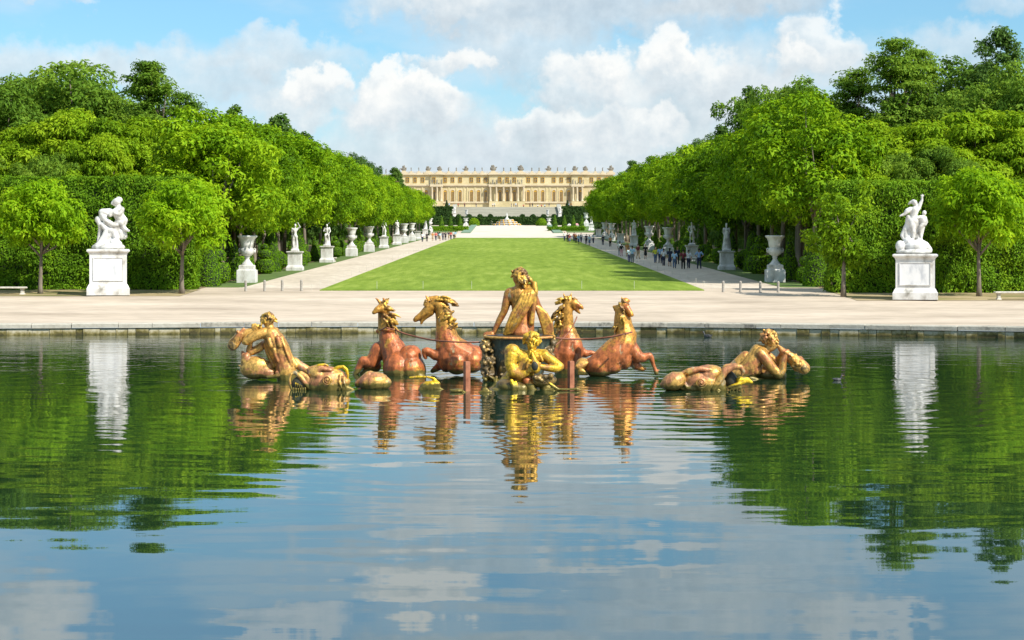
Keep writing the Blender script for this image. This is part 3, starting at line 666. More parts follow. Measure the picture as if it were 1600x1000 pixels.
# woodland behind the hedges: (pixel column, top row, depth, kind, sx, label)
H0 = {'chestnut': 12.9, 'broad': 16.3, 'light': 13.2, 'locust': 21., 'open': 20.6, 'dark': 14.4}
WOOD = [
 (8, 128, 162, 'broad', .9, 'leaf_forest', 'olive green broad tree at the far left edge of the woodland'),
 (112, 88, 176, 'broad', 1.12, 'leaf_forest', 'tall broad tree with rounded top above the left hedge'),
 (60, 122, 180, 'broad', .9, 'leaf_dark', 'dull green tree on the left flank of the tall broad tree'),
 (178, 150, 172, 'broad', .7, 'leaf_forest', 'lower shoulder tree right of the tall broad left tree'),
 (243, 80, 166, 'locust', 1.15, 'leaf_forest', 'tallest airy tree with open tiers above the left hedge'),
 (288, 138, 168, 'locust', 1.0, 'leaf_forest', 'airy tree leaning right of the tallest left tree'),
 (105, 166, 146, 'light', .85, 'leaf_light', 'bright yellow green bushy tree above the left hedge'),
 (30, 196, 147, 'light', .8, 'leaf_light', 'yellow green bushy tree at far left behind the young tree'),
 (205, 178, 146, 'light', .85, 'leaf_light', 'yellow green layered tree over the left marble group'),
 (155, 205, 141, 'light', .7, 'leaf_light', 'low yellow green tree directly behind the left hedge'),
 (262, 215, 144, 'broad', .6, 'leaf_light', 'low green tree behind the right end of the left hedge'),
 (75, 235, 140, 'broad', .6, 'leaf_forest', 'low deep green tree behind the left hedge top'),
 (333, 186, 152, 'chestnut', 1.0, 'leaf_chestnut', 'large chestnut crown at the left avenue entrance corner'),
 (365, 172, 188, 'dark', .9, 'leaf_forest', 'blue green upright tree rising behind the left chestnuts'),
 (437, 180, 215, 'dark', 1.25, 'leaf_dark', 'dark evergreen standing above the left chestnut row'),
 (418, 196, 208, 'dark', .9, 'leaf_dark', 'smaller dark evergreen beside the one above left chestnuts'),
 (478, 212, 240, 'dark', 1.0, 'leaf_dark', 'dark narrow tree stepping down above the left row'),
 (510, 232, 262, 'dark', .9, 'leaf_dark', 'dark spiky tree above the middle of left row'),
 (555, 243, 300, 'broad', .7, 'leaf_dark', 'deep green tree behind the middle of left row'),
 (585, 262, 345, 'broad', .7, 'leaf_dark', 'deep green tree toward the far end of left row'),
 (618, 262, 520, 'dark', 1.3, 'leaf_dark', 'bluish evergreen in front of the palace left wing'),
 (400, 205, 232, 'broad', .8, 'leaf_forest', 'green tree between the evergreens left of the avenue'),
 # right side
 (1600, 88, 160, 'broad', .9, 'leaf_forest', 'dense tree at the far right edge under the open tree'),
 (1562, 34, 172, 'open', .98, 'leaf_dark', 'open topmost tree with bare branch frame at upper right'),
 (1400, 56, 168, 'locust', 1.12, 'leaf_forest', 'wide airy tree with feathery top above the right hedge'),
 (1436, 56, 170, 'locust', .9, 'leaf_forest', 'narrow feathery tree joining the wide airy right tree'),
 (1335, 100, 172, 'locust', 1.1, 'leaf_forest', 'airy left shoulder tree of the right woodland crest'),
 (1500, 98, 176, 'broad', .95, 'leaf_forest', 'soft olive tree between the airy and the open right trees'),
 (1550, 118, 163, 'broad', .85, 'leaf_forest', 'deep green tree beneath the open topmost right tree'),
 (1250, 128, 176, 'broad', .75, 'leaf_forest', 'airy tree above the right chestnuts, left of the crest'),
 (1260, 132, 172, 'broad', .8, 'leaf_forest', 'rounded dark tree in the dip of the right crest'),
 (1172, 144, 196, 'dark', .9, 'leaf_dark', 'steep dark tree where the right crest meets the sky'),
 (1212, 130, 190, 'broad', .75, 'leaf_forest', 'green tree behind the steep dark right tree'),
 (1440, 186, 142, 'light', .9, 'leaf_light', 'yellow green tree with spreading sprays over right marble group'),
 (1540, 168, 144, 'light', 1.05, 'leaf_light', 'large yellow green tree over the right young tree'),
 (1365, 186, 146, 'light', .8, 'leaf_light', 'bright tree above the left end of the right hedge'),
 (1590, 200, 141, 'light', .8, 'leaf_light', 'yellow green tree at the right picture edge'),
 (1480, 225, 138, 'light', .7, 'leaf_forest', 'low green tree peeping over the right hedge'),
 (1395, 235, 138, 'broad', .55, 'leaf_forest', 'low deep green tree over the middle of right hedge'),
 (1340, 240, 137, 'light', .7, 'leaf_light', 'low tree behind the left end of the right hedge'),
 (1250, 172, 152, 'chestnut', 1.12, 'leaf_chestnut', 'large dark chestnut crown at the right avenue entrance'),
 (1130, 196, 226, 'dark', 1.0, 'leaf_dark', 'dark tree stepping down above the right chestnut row'),
 (1105, 215, 246, 'broad', .7, 'leaf_dark', 'deep green tree behind the middle of right row'),
 (1065, 236, 285, 'broad', .7, 'leaf_dark', 'deep green tree farther down behind the right row'),
 (1030, 250, 330, 'broad', .7, 'leaf_dark', 'distant tree above the far half of right row'),
 (988, 252, 400, 'dark', 1.1, 'leaf_dark', 'bluish tree top near the far end of right row'),
]
for i, (x, Y, kind) in enumerate(((-44, 158, 'broad'), (-50, 150, 'light'), (-58, 162, 'broad'), (-66, 152, 'light'), (-74, 164, 'broad'), (-60, 180, 'locust'), (-47, 176, 'broad'))):
    for s in (-1, 1):
        side = 'left' if s < 0 else 'right'; xx = -s*x; hh = 14.5+(i*37 % 5)
        if abs(xx)*F/Y < 845: continue
        WOOD.append((800+xx*F/Y, 400-(zg(Y)+hh-CH)*F/Y, Y+(9 if Y < 150 else 0), kind, .9, {'broad': 'leaf_forest', 'light': 'leaf_light', 'locust': 'leaf_forest'}[kind], '%s tree of the woodland continuing beyond the %s picture edge' % (ORD[i], side)))
WH = {}
for i, (u, v, Y, kind, sx, mt, lab) in enumerate(WOOD):
    if Y < 150: Y += 8
    h = pz(v, Y)-zg(Y); s = h/H0[kind]
    x = px(u, Y)
    w = s*sx if kind not in ('chestnut',) else sx*1.02
    names = {'chestnut': 'chestnut_tree', 'broad': 'woodland_tree', 'light': 'woodland_tree', 'locust': 'locust_tree', 'open': 'woodland_tree', 'dark': 'evergreen_tree'}
    make_tree(kind, i % 3, (x, Y, zg(Y)), lab, 'woodland trees on the %s' % ('left' if u < 800 else 'right'), rnd.uniform(0, 6.2), (max(w, sx*.85), max(w, sx*.85), s), names[kind], mt)

# clipped hedges
def hedge_mesh(name, x0, x1, y0, y1, zb, h, n, size, m, seed, faces='ftlr'):
    rng = np.random.default_rng(seed); Cs, Ns = [], []
    A = {'f': (x1-x0)*h, 't': (x1-x0)*(y1-y0), 'l': (y1-y0)*h, 'r': (y1-y0)*h}; tot = sum(A[f] for f in faces)
    for f in faces:
        k = int(n*A[f]/tot); a = rng.uniform(0, 1, k); b = rng.uniform(0, 1, k); o = rng.normal(0, .05, k)
        # shallow clumps: low frequency swelling
        if f == 'f': P = np.stack([x0+a*(x1-x0), y0+o, zb+b*h], 1); nn = (0, -1, .35)
        if f == 't': P = np.stack([x0+a*(x1-x0), y0+b*(y1-y0), zb+h+o+rng.exponential(.05, k)], 1); nn = (0, -.2, 1)
        if f == 'l': P = np.stack([x0+o, y0+a*(y1-y0), zb+b*h], 1); nn = (-1, 0, .35)
        if f == 'r': P = np.stack([x1+o, y0+a*(y1-y0), zb+b*h], 1); nn = (1, 0, .35)
        if f in 'flr':
            sw = .10*(np.sin(P[:, 0]*1.9+P[:, 2]*.8)+np.sin(P[:, 2]*2.7+P[:, 0]*.6+1)+.6*np.sin(P[:, 0]*5.1-P[:, 2]*3.3))
            P[:, 1 if f == 'f' else 0] += sw*(-1 if f != 'r' else 1)
        Cs.append(P); Ns.append(np.tile(np.array(nn, float), (k, 1)))
    return quads_mesh(name, leaves(np.concatenate(Cs), np.concatenate(Ns), size, rng, 3, jit=.55), m)
def hedge(x0, x1, y0, y1, h, label, n, size=.2, m='leaf_hedge', seed=1, faces='ftlr', name='clipped_hedge', z=None, group=None):
    zb = zg(y0) if z is None else z
    t = thing(name, label, 'hedge', ((x0+x1)/2, y0, zb), group)
    ox, oy = (x0+x1)/2, y0
    part('foliage', hedge_mesh('foliage', x0-ox, x1-ox, 0, y1-y0, 0, h, n, size, M[m], seed, faces), t)
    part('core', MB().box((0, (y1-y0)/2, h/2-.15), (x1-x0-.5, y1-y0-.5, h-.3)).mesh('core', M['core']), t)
    return t
hedge(px(-300, 131), -21.8, 131, 133.5, 7.55, 'tall clipped hedge wall behind the left marble group', 30000, seed=3)
hedge(21.3, px(1900, 127), 127, 129.5, 7.25, 'tall clipped hedge wall behind the right marble group', 30000, seed=4)
for s in (-1, 1):   # hedge walls closing the back of the avenue trees
    side = 'left' if s < 0 else 'right'
    x = s*36.0; Ya = 137
    k = 0
    while Ya < 440:
        Yb = min(Ya+76, 445); t = thing('clipped_hedge', '%s length of dark hedge wall behind the %s avenue trunks' % (ORD[k], side), 'hedge', (x, Ya, zg(Ya)), 'hedge walls behind the avenue trunks')
        rng = np.random.default_rng(50+k); n = 5200; a = rng.uniform(0, 1, n); b = rng.uniform(0, 1, n)
        yy = a*(Yb-Ya); P = np.stack([-s*1.0+rng.normal(0, .1, n), yy, b*6.5+(zg(Yb)-zg(Ya))*a], 1)
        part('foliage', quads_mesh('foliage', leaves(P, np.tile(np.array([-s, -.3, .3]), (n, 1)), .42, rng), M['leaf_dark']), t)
        V = [(c*.8, y, z) for y, z0 in ((0, 0), (Yb-Ya, zg(Yb)-zg(Ya))) for c, z in ((-1, z0-.3), (1, z0-.3), (1, z0+6.4), (-1, z0+6.4))]
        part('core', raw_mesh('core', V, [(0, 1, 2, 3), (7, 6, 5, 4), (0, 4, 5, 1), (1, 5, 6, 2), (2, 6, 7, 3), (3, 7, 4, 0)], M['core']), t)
        Ya = Yb+.05; k += 1

# topiary under the avenue trees
def topiary_proto(kind, seed):
    rng = np.random.default_rng(seed); prof = {
        'cone': [(.75, .1), (.62, .8), (.42, 1.7), (.2, 2.6), (.03, 3.2)],
        'ball': [(.4, .05), (.85, .45), (.95, .95), (.8, 1.4), (.35, 1.72), (.05, 1.75)],
        'tiers': [(.5, .05), (.9, .35), (.95, 1.0), (.8, 1.4), (.22, 1.5), (.2, 1.62), (.62, 1.7), (.68, 2.1), (.45, 2.35), (.15, 2.4), (.14, 2.5), (.34, 2.6), (.3, 2.85), (.03, 3.0)],
        'obelisk': [(.95, .05), (.9, .6), (.66, 2.2), (.5, 3.4), (.05, 3.9)]}[kind]
    mb = MB().lathe((0, 0, 0), prof, 18); Cs, Ns = [], []
    for (r0, z0), (r1, z1) in zip(prof, prof[1:]):
        k = max(10, int(170*PI*(r0+r1)*math.hypot(r1-r0, z1-z0))); t = rng.uniform(0, 1, k); a = rng.uniform(0, 2*PI, k); r = r0+(r1-r0)*t
        Cs.append(np.stack([r*np.cos(a), r*np.sin(a), z0+(z1-z0)*t], 1)); nz = (r0-r1)/max(.05, math.hypot(r1-r0, z1-z0))
        Ns.append(np.stack([np.cos(a), np.sin(a), np.full(k, nz)], 1))
    return mb.mesh('core', M['core'], False), quads_mesh('foliage', leaves(np.concatenate(Cs), np.concatenate(Ns), .13, rng, 2, .1), M['leaf_topiary'])
TP = {k: topiary_proto(k, i+5) for i, k in enumerate(('cone', 'ball', 'tiers', 'obelisk'))}
desc = {'cone': 'slender clipped cone', 'ball': 'round clipped ball', 'tiers': 'tiered ball-on-ball', 'obelisk': 'tall tapering clipped obelisk'}
for s in (-1, 1):
    side = 'left' if s < 0 else 'right'; seq = ['obelisk', 'tiers', 'cone', 'ball', 'cone', 'tiers', 'obelisk', 'ball', 'cone']
    cntk = {}
    for i in range(26):
        Y = 137.5+i*5.3+(i*i)*.11; k = seq[i % 9]; x = s*(21.75+.3*math.sin(i*2.1)); cntk[k] = cntk.get(k, 0)+1
        t = thing('topiary', '%s %s topiary from the near end, %s side of avenue' % (ordw(cntk[k]-1), desc[k], side), 'topiary', (x, Y, zg(Y)), 'topiary under the %s avenue trees' % side, rnd.uniform(0, 6))
        z = rnd.uniform(.85, 1.1); t.scale = (z, z, z); part('foliage', TP[k][1], t); part('core', TP[k][0], t)
# ------------------------------------------------------------ marbles
def figure(mb, h, pose='stand', female=False, facing=-1):
    """human built of round cones; facing -y; h total height; returns joints"""
    J = dict(head=(0, 0, .93), neck=(0, 0, .83), chest=(0, 0, .72), waist=(0, 0, .62), pelvis=(0, 0, .53),
             shL=(-.105, 0, .805), shR=(.105, 0, .805), elL=(-.14, .01, .63), elR=(.14, .01, .63), wrL=(-.14, -.05, .49), wrR=(.14, -.05, .49),
             hiL=(-.05, 0, .51), hiR=(.05, 0, .51), knL=(-.06, -.01, .28), knR=(.06, -.01, .28), anL=(-.06, .01, .045), anR=(.06, .01, .045))
    J.update(pose if isinstance(pose, dict) else {})
    def p(k, r): a = J[k]; return (a[0]*h, a[1]*h, a[2]*h, r*h)
    mb.chain([p('pelvis', .072), p('waist', .058), p('chest', .074), p('neck', .03)])
    mb.chain([p('shL', .036), p('chest', .07), p('shR', .036)])
    mb.chain([p('neck', .029), p('head', .042)])
    hd = J['head']; mb.ball((hd[0]*h, hd[1]*h, hd[2]*h), (.045*h, .056*h, .066*h)); mb.chain([(hd[0]*h, hd[1]*h-.056*h, hd[2]*h-.005*h, .010*h)])
    for s in 'LR':
        mb.chain([p('sh'+s, .035), p('el'+s, .026), p('wr'+s, .018)])
        w = Vector(J['wr'+s]); e = Vector(J['el'+s]); d = (w-e).normalized(); c = w+d*.03
        mb.chain([(w.x*h, w.y*h, w.z*h, .016*h), (c.x*h, c.y*h, c.z*h, .018*h)])
        sd = d.cross(Vector((0, 1, 0))); sd = sd.normalized() if sd.length > .1 else Vector((1, 0, 0))
        for k in range(4):
            b = c+d*.012+sd*(.0095*(k-1.5)); t = b+d*(.03-.005*abs(k-1.2))+Vector((0, -.008, 0)); mb.chain([(b.x*h, b.y*h, b.z*h, .0068*h), (t.x*h, t.y*h, t.z*h, .005*h)])
        b = c+sd*.016; t = b+d*.02+sd*.012; mb.chain([(b.x*h, b.y*h, b.z*h, .0072*h), (t.x*h, t.y*h, t.z*h, .0055*h)])
        mb.chain([p('hi'+s, .052), p('kn'+s, .033), p('an'+s, .021)])
        a = J['an'+s]; mb.chain([(a[0]*h, a[1]*h, .022*h, .021*h), (a[0]*h*1.15, (a[1]-.085)*h, .016*h, .015*h)])
    return J
def folds(mb, a, b, w, n, r, rnd, bow=.0, h=1.):
    """a fan of cloth folds from a to b"""
    a, b = Vector(a)*h, Vector(b)*h
    for k in range(n):
        t = (k/(n-1)-.5)*2; o = Vector((w[0]*t*h, w[1]*(1-t*t)*h*-1, 0)); m = a.lerp(b, .5)+o*.8+Vector((bow*h+rnd.uniform(-.01, .01)*h, 0, 0))
        mb.chain([(*(a+o*.45), r*h*.7), (*m, r*h), (*(b+o*1.15+Vector((rnd.uniform(-.01, .01)*h, 0, 0))), r*h*1.25)])
def statue_mesh(kind, seed):
    rnd = random.Random(seed); mb = MB(); h = 2.35
    if kind == 'robed':
        figure(mb, h, dict(elL=(-.15, -.02, .65), wrL=(-.06, -.09, .72), elR=(.13, .0, .63), wrR=(.06, -.1, .60), head=(.01, -.01, .93)))
        folds(mb, (0, -.01, .62), (0, .0, .03), (.13, .05), 9, .022, rnd, h=h); folds(mb, (0, .05, .8), (0, .07, .03), (.12, -.02), 7, .026, rnd, h=h)
        folds(mb, (-.1, -.04, .8), (.1, -.03, .5), (.04, .03), 4, .018, rnd, h=h)
    elif kind == 'raised':
        figure(mb, h, dict(elL=(-.13, .0, .66), wrL=(-.05, -.08, .70), elR=(.19, -.02, .86), wrR=(.13, -.04, .985), knL=(-.08, -.04, .29), head=(.01, -.02, .925)))
        folds(mb, (0, .02, .58), (-.02, .03, .03), (.10, .02), 8, .024, rnd, bow=.02, h=h); folds(mb, (-.09, .02, .78), (-.1, .04, .2), (.03, .02), 3, .02, rnd, h=h)
    elif kind == 'nude':
        figure(mb, h, dict(elL=(-.17, .02, .66), wrL=(-.09, .0, .55), elR=(.15, -.03, .64), wrR=(.09, -.06, .78), pelvis=(.015, 0, .53), knL=(-.07, -.05, .29), anL=(-.08, .05, .045), head=(-.015, -.01, .93)))
        mb.chain([(.1*h, .06*h, 0, .05*h), (.09*h, .05*h, .2*h, .038*h), (.1*h, .04*h, .42*h, .03*h)]); folds(mb, (.05, .02, .56), (.1, .04, .28), (.04, .02), 4, .018, rnd, h=h)
    elif kind == 'seated':
        figure(mb, h, dict(head=(0, -.06, .86), neck=(0, -.03, .77), chest=(0, 0, .67), shL=(-.1, -.01, .75), shR=(.1, -.01, .75), waist=(0, .02, .57), pelvis=(0, .05, .48),
                           elL=(-.15, -.05, .60), wrL=(-.05, -.12, .60), elR=(.15, -.06, .6), wrR=(.09, -.13, .5), hiL=(-.06, .03, .47), hiR=(.06, .03, .47), knL=(-.08, -.1, .42), knR=(.08, -.1, .38), anL=(-.05, -.08, .1), anR=(.08, -.03, .06)))
        folds(mb, (0, -.02, .46), (0, -.02, .05), (.11, .07), 7, .024, rnd, h=h); mb.ball((0, .06*h, .25*h), (.12*h, .1*h, .26*h)); mb.chain([(.07*h, .0, .92*h, .012*h), (.1*h, 0, 1.0*h, .010*h)])
    elif kind == 'cloaked':
        figure(mb, h, dict(elL=(-.13, -.04, .64), wrL=(-.1, -.11, .56), elR=(.12, -.02, .63), wrR=(.03, -.1, .7), head=(0, -.01, .94)))
        folds(mb, (0, -.02, .78), (.0, .0, .03), (.12, .06), 8, .026, rnd, bow=.015, h=h); folds(mb, (0, .05, .8), (.03, .08, .03), (.13, -.03), 7, .03, rnd, h=h)
        mb.ball((0, .0, .985*h), (.04*h, .05*h, .03*h))
    mb.ball((0, 0, .02), (.36, .32, .12)); mb.box((0, 0, -.04), (.72, .66, .16))
    return mb.sculpt('figure', M['marble'], .034, 2, .5)
def pedestal_mesh(w, h, seed=0):
    a = w/2; return MB().square((0, 0, 0), [(a, a, 0), (a, a, h*.17), (a*.97, a*.97, h*.18), (a*.90, a*.90, h*.24), (a*.82, a*.82, h*.27), (a*.80, a*.80, h*.29), (a*.80, a*.80, h*.86),
        (a*.83, a*.83, h*.87), (a*.83, a*.83, h*.89), (a*.93, a*.93, h*.93), (a*.98, a*.98, h*.95), (a*.98, a*.98, h*.985), (a*.9, a*.9, h)])
SM = {k: statue_mesh(k, i) for i, k in enumerate(('robed', 'raised', 'nude', 'seated', 'cloaked'))}
pedm = pedestal_mesh(1.45, 1.72).mesh('pedestal', M['marble_pedestal'])
VPROF = [(.20, 1.52), (.205, 1.56), (.42, 1.45)]
def vase_meshes():
    base = MB().square((0, 0, 0), [(.70, .70, 0), (.70, .70, .95), (.66, .66, .98), (.60, .60, 1.0), (.56, .56, 1.02), (.56, .56, 1.30), (.52, .52, 1.33), (.46, .46, 1.36)]).mesh('pedestal', M['marble_pedestal'])
    prof = [(.42, 1.36), (.43, 1.42), (.38, 1.46), (.26, 1.60), (.17, 1.76), (.16, 1.86), (.21, 1.90), (.21, 1.94), (.17, 1.97), (.24, 2.02), (.40, 2.12), (.51, 2.28), (.535, 2.44), (.50, 2.56), (.43, 2.63), (.43, 2.68), (.46, 2.74), (.49, 2.95), (.53, 3.15), (.60, 3.32), (.72, 3.44), (.75, 3.49), (.75, 3.54), (.70, 3.57), (.6, 3.55), (.52, 3.4), (.45, 3.0)]
    mb = MB(); n = 40; V = []
    for r, z in prof:
        for i in range(n):
            a = 2*PI*i/n; rr = r
            if 2.0 <= z <= 2.6: rr *= 1+.035*abs(math.sin(a*8))
            if 2.7 < z < 3.3: rr *= 1+.02*math.sin(a*11+z*9)*math.sin(z*14)
            V.append((rr*math.cos(a), rr*math.sin(a), z))
    Fc = [(j*n+i, j*n+(i+1) % n, (j+1)*n+(i+1) % n, (j+1)*n+i) for j in range(len(prof)-1) for i in range(n)]+[tuple((len(prof)-1)*n+i for i in range(n))]
    body = raw_mesh('vase_body', V, Fc, M['marble'], True)
    mb = MB()
    for s in (-1, 1):
        mb.tube([(s*.50, 0, 2.34, .04), (s*.62, 0, 2.42, .045), (s*.63, 0, 2.54, .04), (s*.50, 0, 2.62, .035)], 8); mb.ball((s*.56, 0, 2.36), (.09, .1, .12))
    return base, body, mb.mesh('handle', M['marble'], True)
vb, vv, vh = vase_meshes()
ROWS = [
 (-20, [(145, 'vase', 'tall fluted marble vase nearest the plaza, left of the lawn'), (177, 'raised', 'marble figure with a raised arm, nearest statue on left path'),
        (207.6, 'seated', 'leaning marble figure beside a small bench, left path'), (239.5, 'vase', 'marble vase first past the leaning figure, left path'),
        (269, 'vase', 'marble vase second past the leaning figure, left path'), (300, 'nude', 'slim nude marble statue after the pair of left vases'),
        (334, 'robed', 'robed marble statue just before the next left vase pair'), (357, 'vase', 'nearer vase of the far close pair, left path'),
        (384, 'vase', 'farther vase of the far close pair, left path'), (407, 'ped', 'bare marble pedestal without a figure, left path'),
        (443, 'cloaked', 'small far marble statue between pedestal and last left vase'), (468, 'vase', 'last marble vase at the far end of left row')]),
 (20, [(146, 'vase', 'large marble vase in tree shade nearest the plaza, right side'), (179, 'cloaked', 'helmeted draped marble statue nearest on the shaded right path'),
       (213.5, 'nude', 'nude marble statue leaning back beside the walking group, right path'), (246, 'vase', 'wide rimmed marble vase behind the walking group'),
       (280, 'vase', 'marble vase on a conical foot past the walking group'), (315, 'robed', 'robed marble statue in deep shade, middle of right path'),
       (353, 'ped', 'bare marble pedestal without a figure, right path'), (385, 'vase', 'nearer vase of the far shaded pair, right path'),
       (414, 'vase', 'farther vase of the far shaded pair, right path'), (444, 'ped', 'distant bare pedestal at the end of right path'),
       (484, 'nude', 'small far statue at the end of right path'), (517, 'vase', 'last marble vase at the far end of right row')])]
for x, items in ROWS:
    for Y, k, lab in items:
        g = 'marbles lining the %s path' % ('left' if x < 0 else 'right')
        if k == 'vase':
            t = thing('marble_vase', lab, 'vase', (x, Y, zg(Y)), g); part('pedestal', vb, t); b = part('vase_body', vv, t)
            for q in (1,): part('handle', vh, b)
            t.rotation_euler.z = 0
        elif k == 'ped':
            t = thing('stone_pedestal', lab, 'pedestal', (x, Y, zg(Y)), g); part('die', pedm, t); part('cap', MB().box((0, 0, 1.76), (1.55, 1.55, .1)).mesh('cap', M['marble']), t)
        else:
            t = thing('marble_statue', lab, 'statue', (x, Y, zg(Y)), g); part('pedestal', pedm, t); part('figure', SM[k], t, (0, 0, 1.84)); t.scale = (1.04, 1.04, 1.04)
# two big groups, modelled after the photograph: crop = (x0, y0, px per crop unit)
def tr(mb, crop, Y0, items):
    x0, y0, s = crop; k = Y0/F*s
    for it in items:
        if it[0] == 'b':        # ('b', x, y, depth, rx, rdepth, ry, rot)
            _, cx, cy, d, rx, rd, ry, rot = it; Y = Y0+d*k
            mb.ball((px(x0+cx*s, Y), Y, pz(y0+cy*s, Y)), (rx*k, rd*k, ry*k), R(rot))
        else:
            pts = []
            for (cx, cy, d, r) in it:
                Y = Y0+d*k; pts.append((px(x0+cx*s, Y), Y, pz(y0+cy*s, Y), r*k))
            mb.chain(pts)
def rebase(mb, o):
    mb.V = [(v[0]-o[0], v[1]-o[1], v[2]-o[2]) for v in mb.V]; return mb
def curls(mb, crop, Y0, cx, cy, d, R0, n, r, seed, front=True):
    rnd = random.Random(seed); x0, y0, s = crop; k = Y0/F*s
    for i in range(n):
        a = rnd.uniform(0, 2*PI); e = rnd.uniform(-.3, 1.5)
        X, Z, D = R0*math.cos(a)*math.cos(e), R0*math.sin(e), R0*math.sin(a)*math.cos(e)
        Y = Y0+(d+D)*k; q = r*rnd.uniform(.6, 1.3)*k; c = Vector((px(x0+(cx+X)*s, Y), Y, pz(y0+(cy-Z)*s, Y)))
        e2 = c+Vector((rnd.uniform(-1, 1), rnd.uniform(-1, 1), rnd.uniform(-1.6, .6)))*q*1.6
        mb.capsule(c, q, e2, q*.55, 8)
def big_pedestal(root, w, h, zt):
    a = w/2; rz = math.atan2(-root.location.x, root.location.y)
    mb = MB().square((0, 0, 0), [(a, a, 0), (a, a, h*.15), (a*.975, a*.975, h*.16), (a*.93, a*.93, h*.21), (a*.90, a*.90, h*.23), (a*.865, a*.865, h*.25), (a*.865, a*.865, h*.87),
        (a*.885, a*.885, h*.88), (a*.885, a*.885, h*.90), (a*.95, a*.95, h*.93), (a*1.0, a*1.0, h*.95), (a*1.0, a*1.0, h*.985), (a*.93, a*.93, h)])
    part('pedestal', mb.mesh('pedestal', M['marble_pedestal']), root).rotation_euler.z = rz
    z0, z1 = h*.32, h*.81; hw = a*.66; y = -a*.865
    part('panel', MB().box((0, y, (z0+z1)/2), (2*hw, .05, z1-z0)).mesh('panel', M['marble_panel']), root).rotation_euler.z = rz
    fr = MB(); t = .05
    for zc in (z0, z1): fr.box((0, y-.01, zc), (2*hw+.1, .1, t))
    for xc in (-hw-.02, hw+.02): fr.box((xc, y-.012, (z0+z1)/2), (t, .1, z1-z0-.05))
    part('panel_moulding', fr.mesh('panel_moulding', M['marble_pedestal']), root).rotation_euler.z = rz
YL, YR = 124.6, 119.8
cl = (100, 290, .18); t = thing('marble_statue_group', 'white marble group of struggling figures on a large pedestal, left of the pond', 'statue', (px(169, YL), YL, zg(YL)+.01))
big_pedestal(t, 2.72, pz(389.5, YL)-zg(YL), 0)
mb = MB(); tr(mb, cl, YL, [
 ('b', 385, 535, 0, 148, 120, 45, 0), ('b', 330, 510, -30, 80, 60, 32, 15), ('b', 450, 505, -40, 60, 50, 42, -20), ('b', 400, 470, 20, 70, 60, 70, 0),
 ('b', 455, 145, 0, 40, 38, 36, 20), ('b', 478, 122, 8, 32, 30, 26, -20), [(425, 145, -10, 14), (418, 155, -14, 12)],
 [(470, 175, 0, 24), (482, 215, 5, 42), (470, 250, 0, 44), (500, 300, 10, 46), (470, 350, 10, 50), (440, 420, 20, 55)],
 [(450, 215, -20, 24), (400, 255, -40, 20), (420, 225, -30, 18)], [(505, 205, -10, 22), (480, 250, -35, 18), (440, 240, -45, 15)],
 ('b', 350, 235, 0, 52, 42, 36, -10), [(330, 235, 0, 32), (400, 225, 10, 30)], [(335, 250, -10, 32), (370, 310, -20, 28), (420, 340, -30, 24), (460, 345, -30, 18)],
 ('b', 300, 295, 0, 34, 30, 32, 0), [(300, 300, 0, 26), (318, 345, -8, 24), (312, 400, 0, 18), (300, 460, 5, 14), (296, 490, 0, 13)],
 [(330, 340, -15, 24), (375, 385, -25, 26), (345, 440, -35, 21), (300, 500, -40, 15), (285, 512, -45, 12)],
 [(385, 385, -20, 28), (430, 400, -25, 30), (450, 440, -30, 26), (470, 490, -35, 17)], [(440, 400, -20, 28), (400, 430, -30, 20), (360, 470, -30, 15)],
 [(500, 330, -20, 28), (530, 375, -25, 17), (560, 392, -30, 12)], [(515, 280, 0, 24), (535, 300, 0, 20), (530, 330, -5, 16)], [(520, 400, 0, 22), (535, 440, 0, 18), (530, 455, 0, 12)],
 [(490, 400, 0, 36), (500, 440, 10, 30)], [(340, 350, 30, 16), (340, 410, 30, 14), (315, 450, 30, 12)]])
rebase(mb, t.location); part('figures', mb.sculpt('figures', M['marble'], .035, 1, .4), t)
cr = (1370, 290, .19); t = thing('marble_statue_group', 'marble group of a woman with raised arm and a boy on a large pedestal', 'statue', (px(1430, YR), YR, zg(YR)+.01))
big_pedestal(t, 2.75, pz(397, YR)-zg(YR), 0)
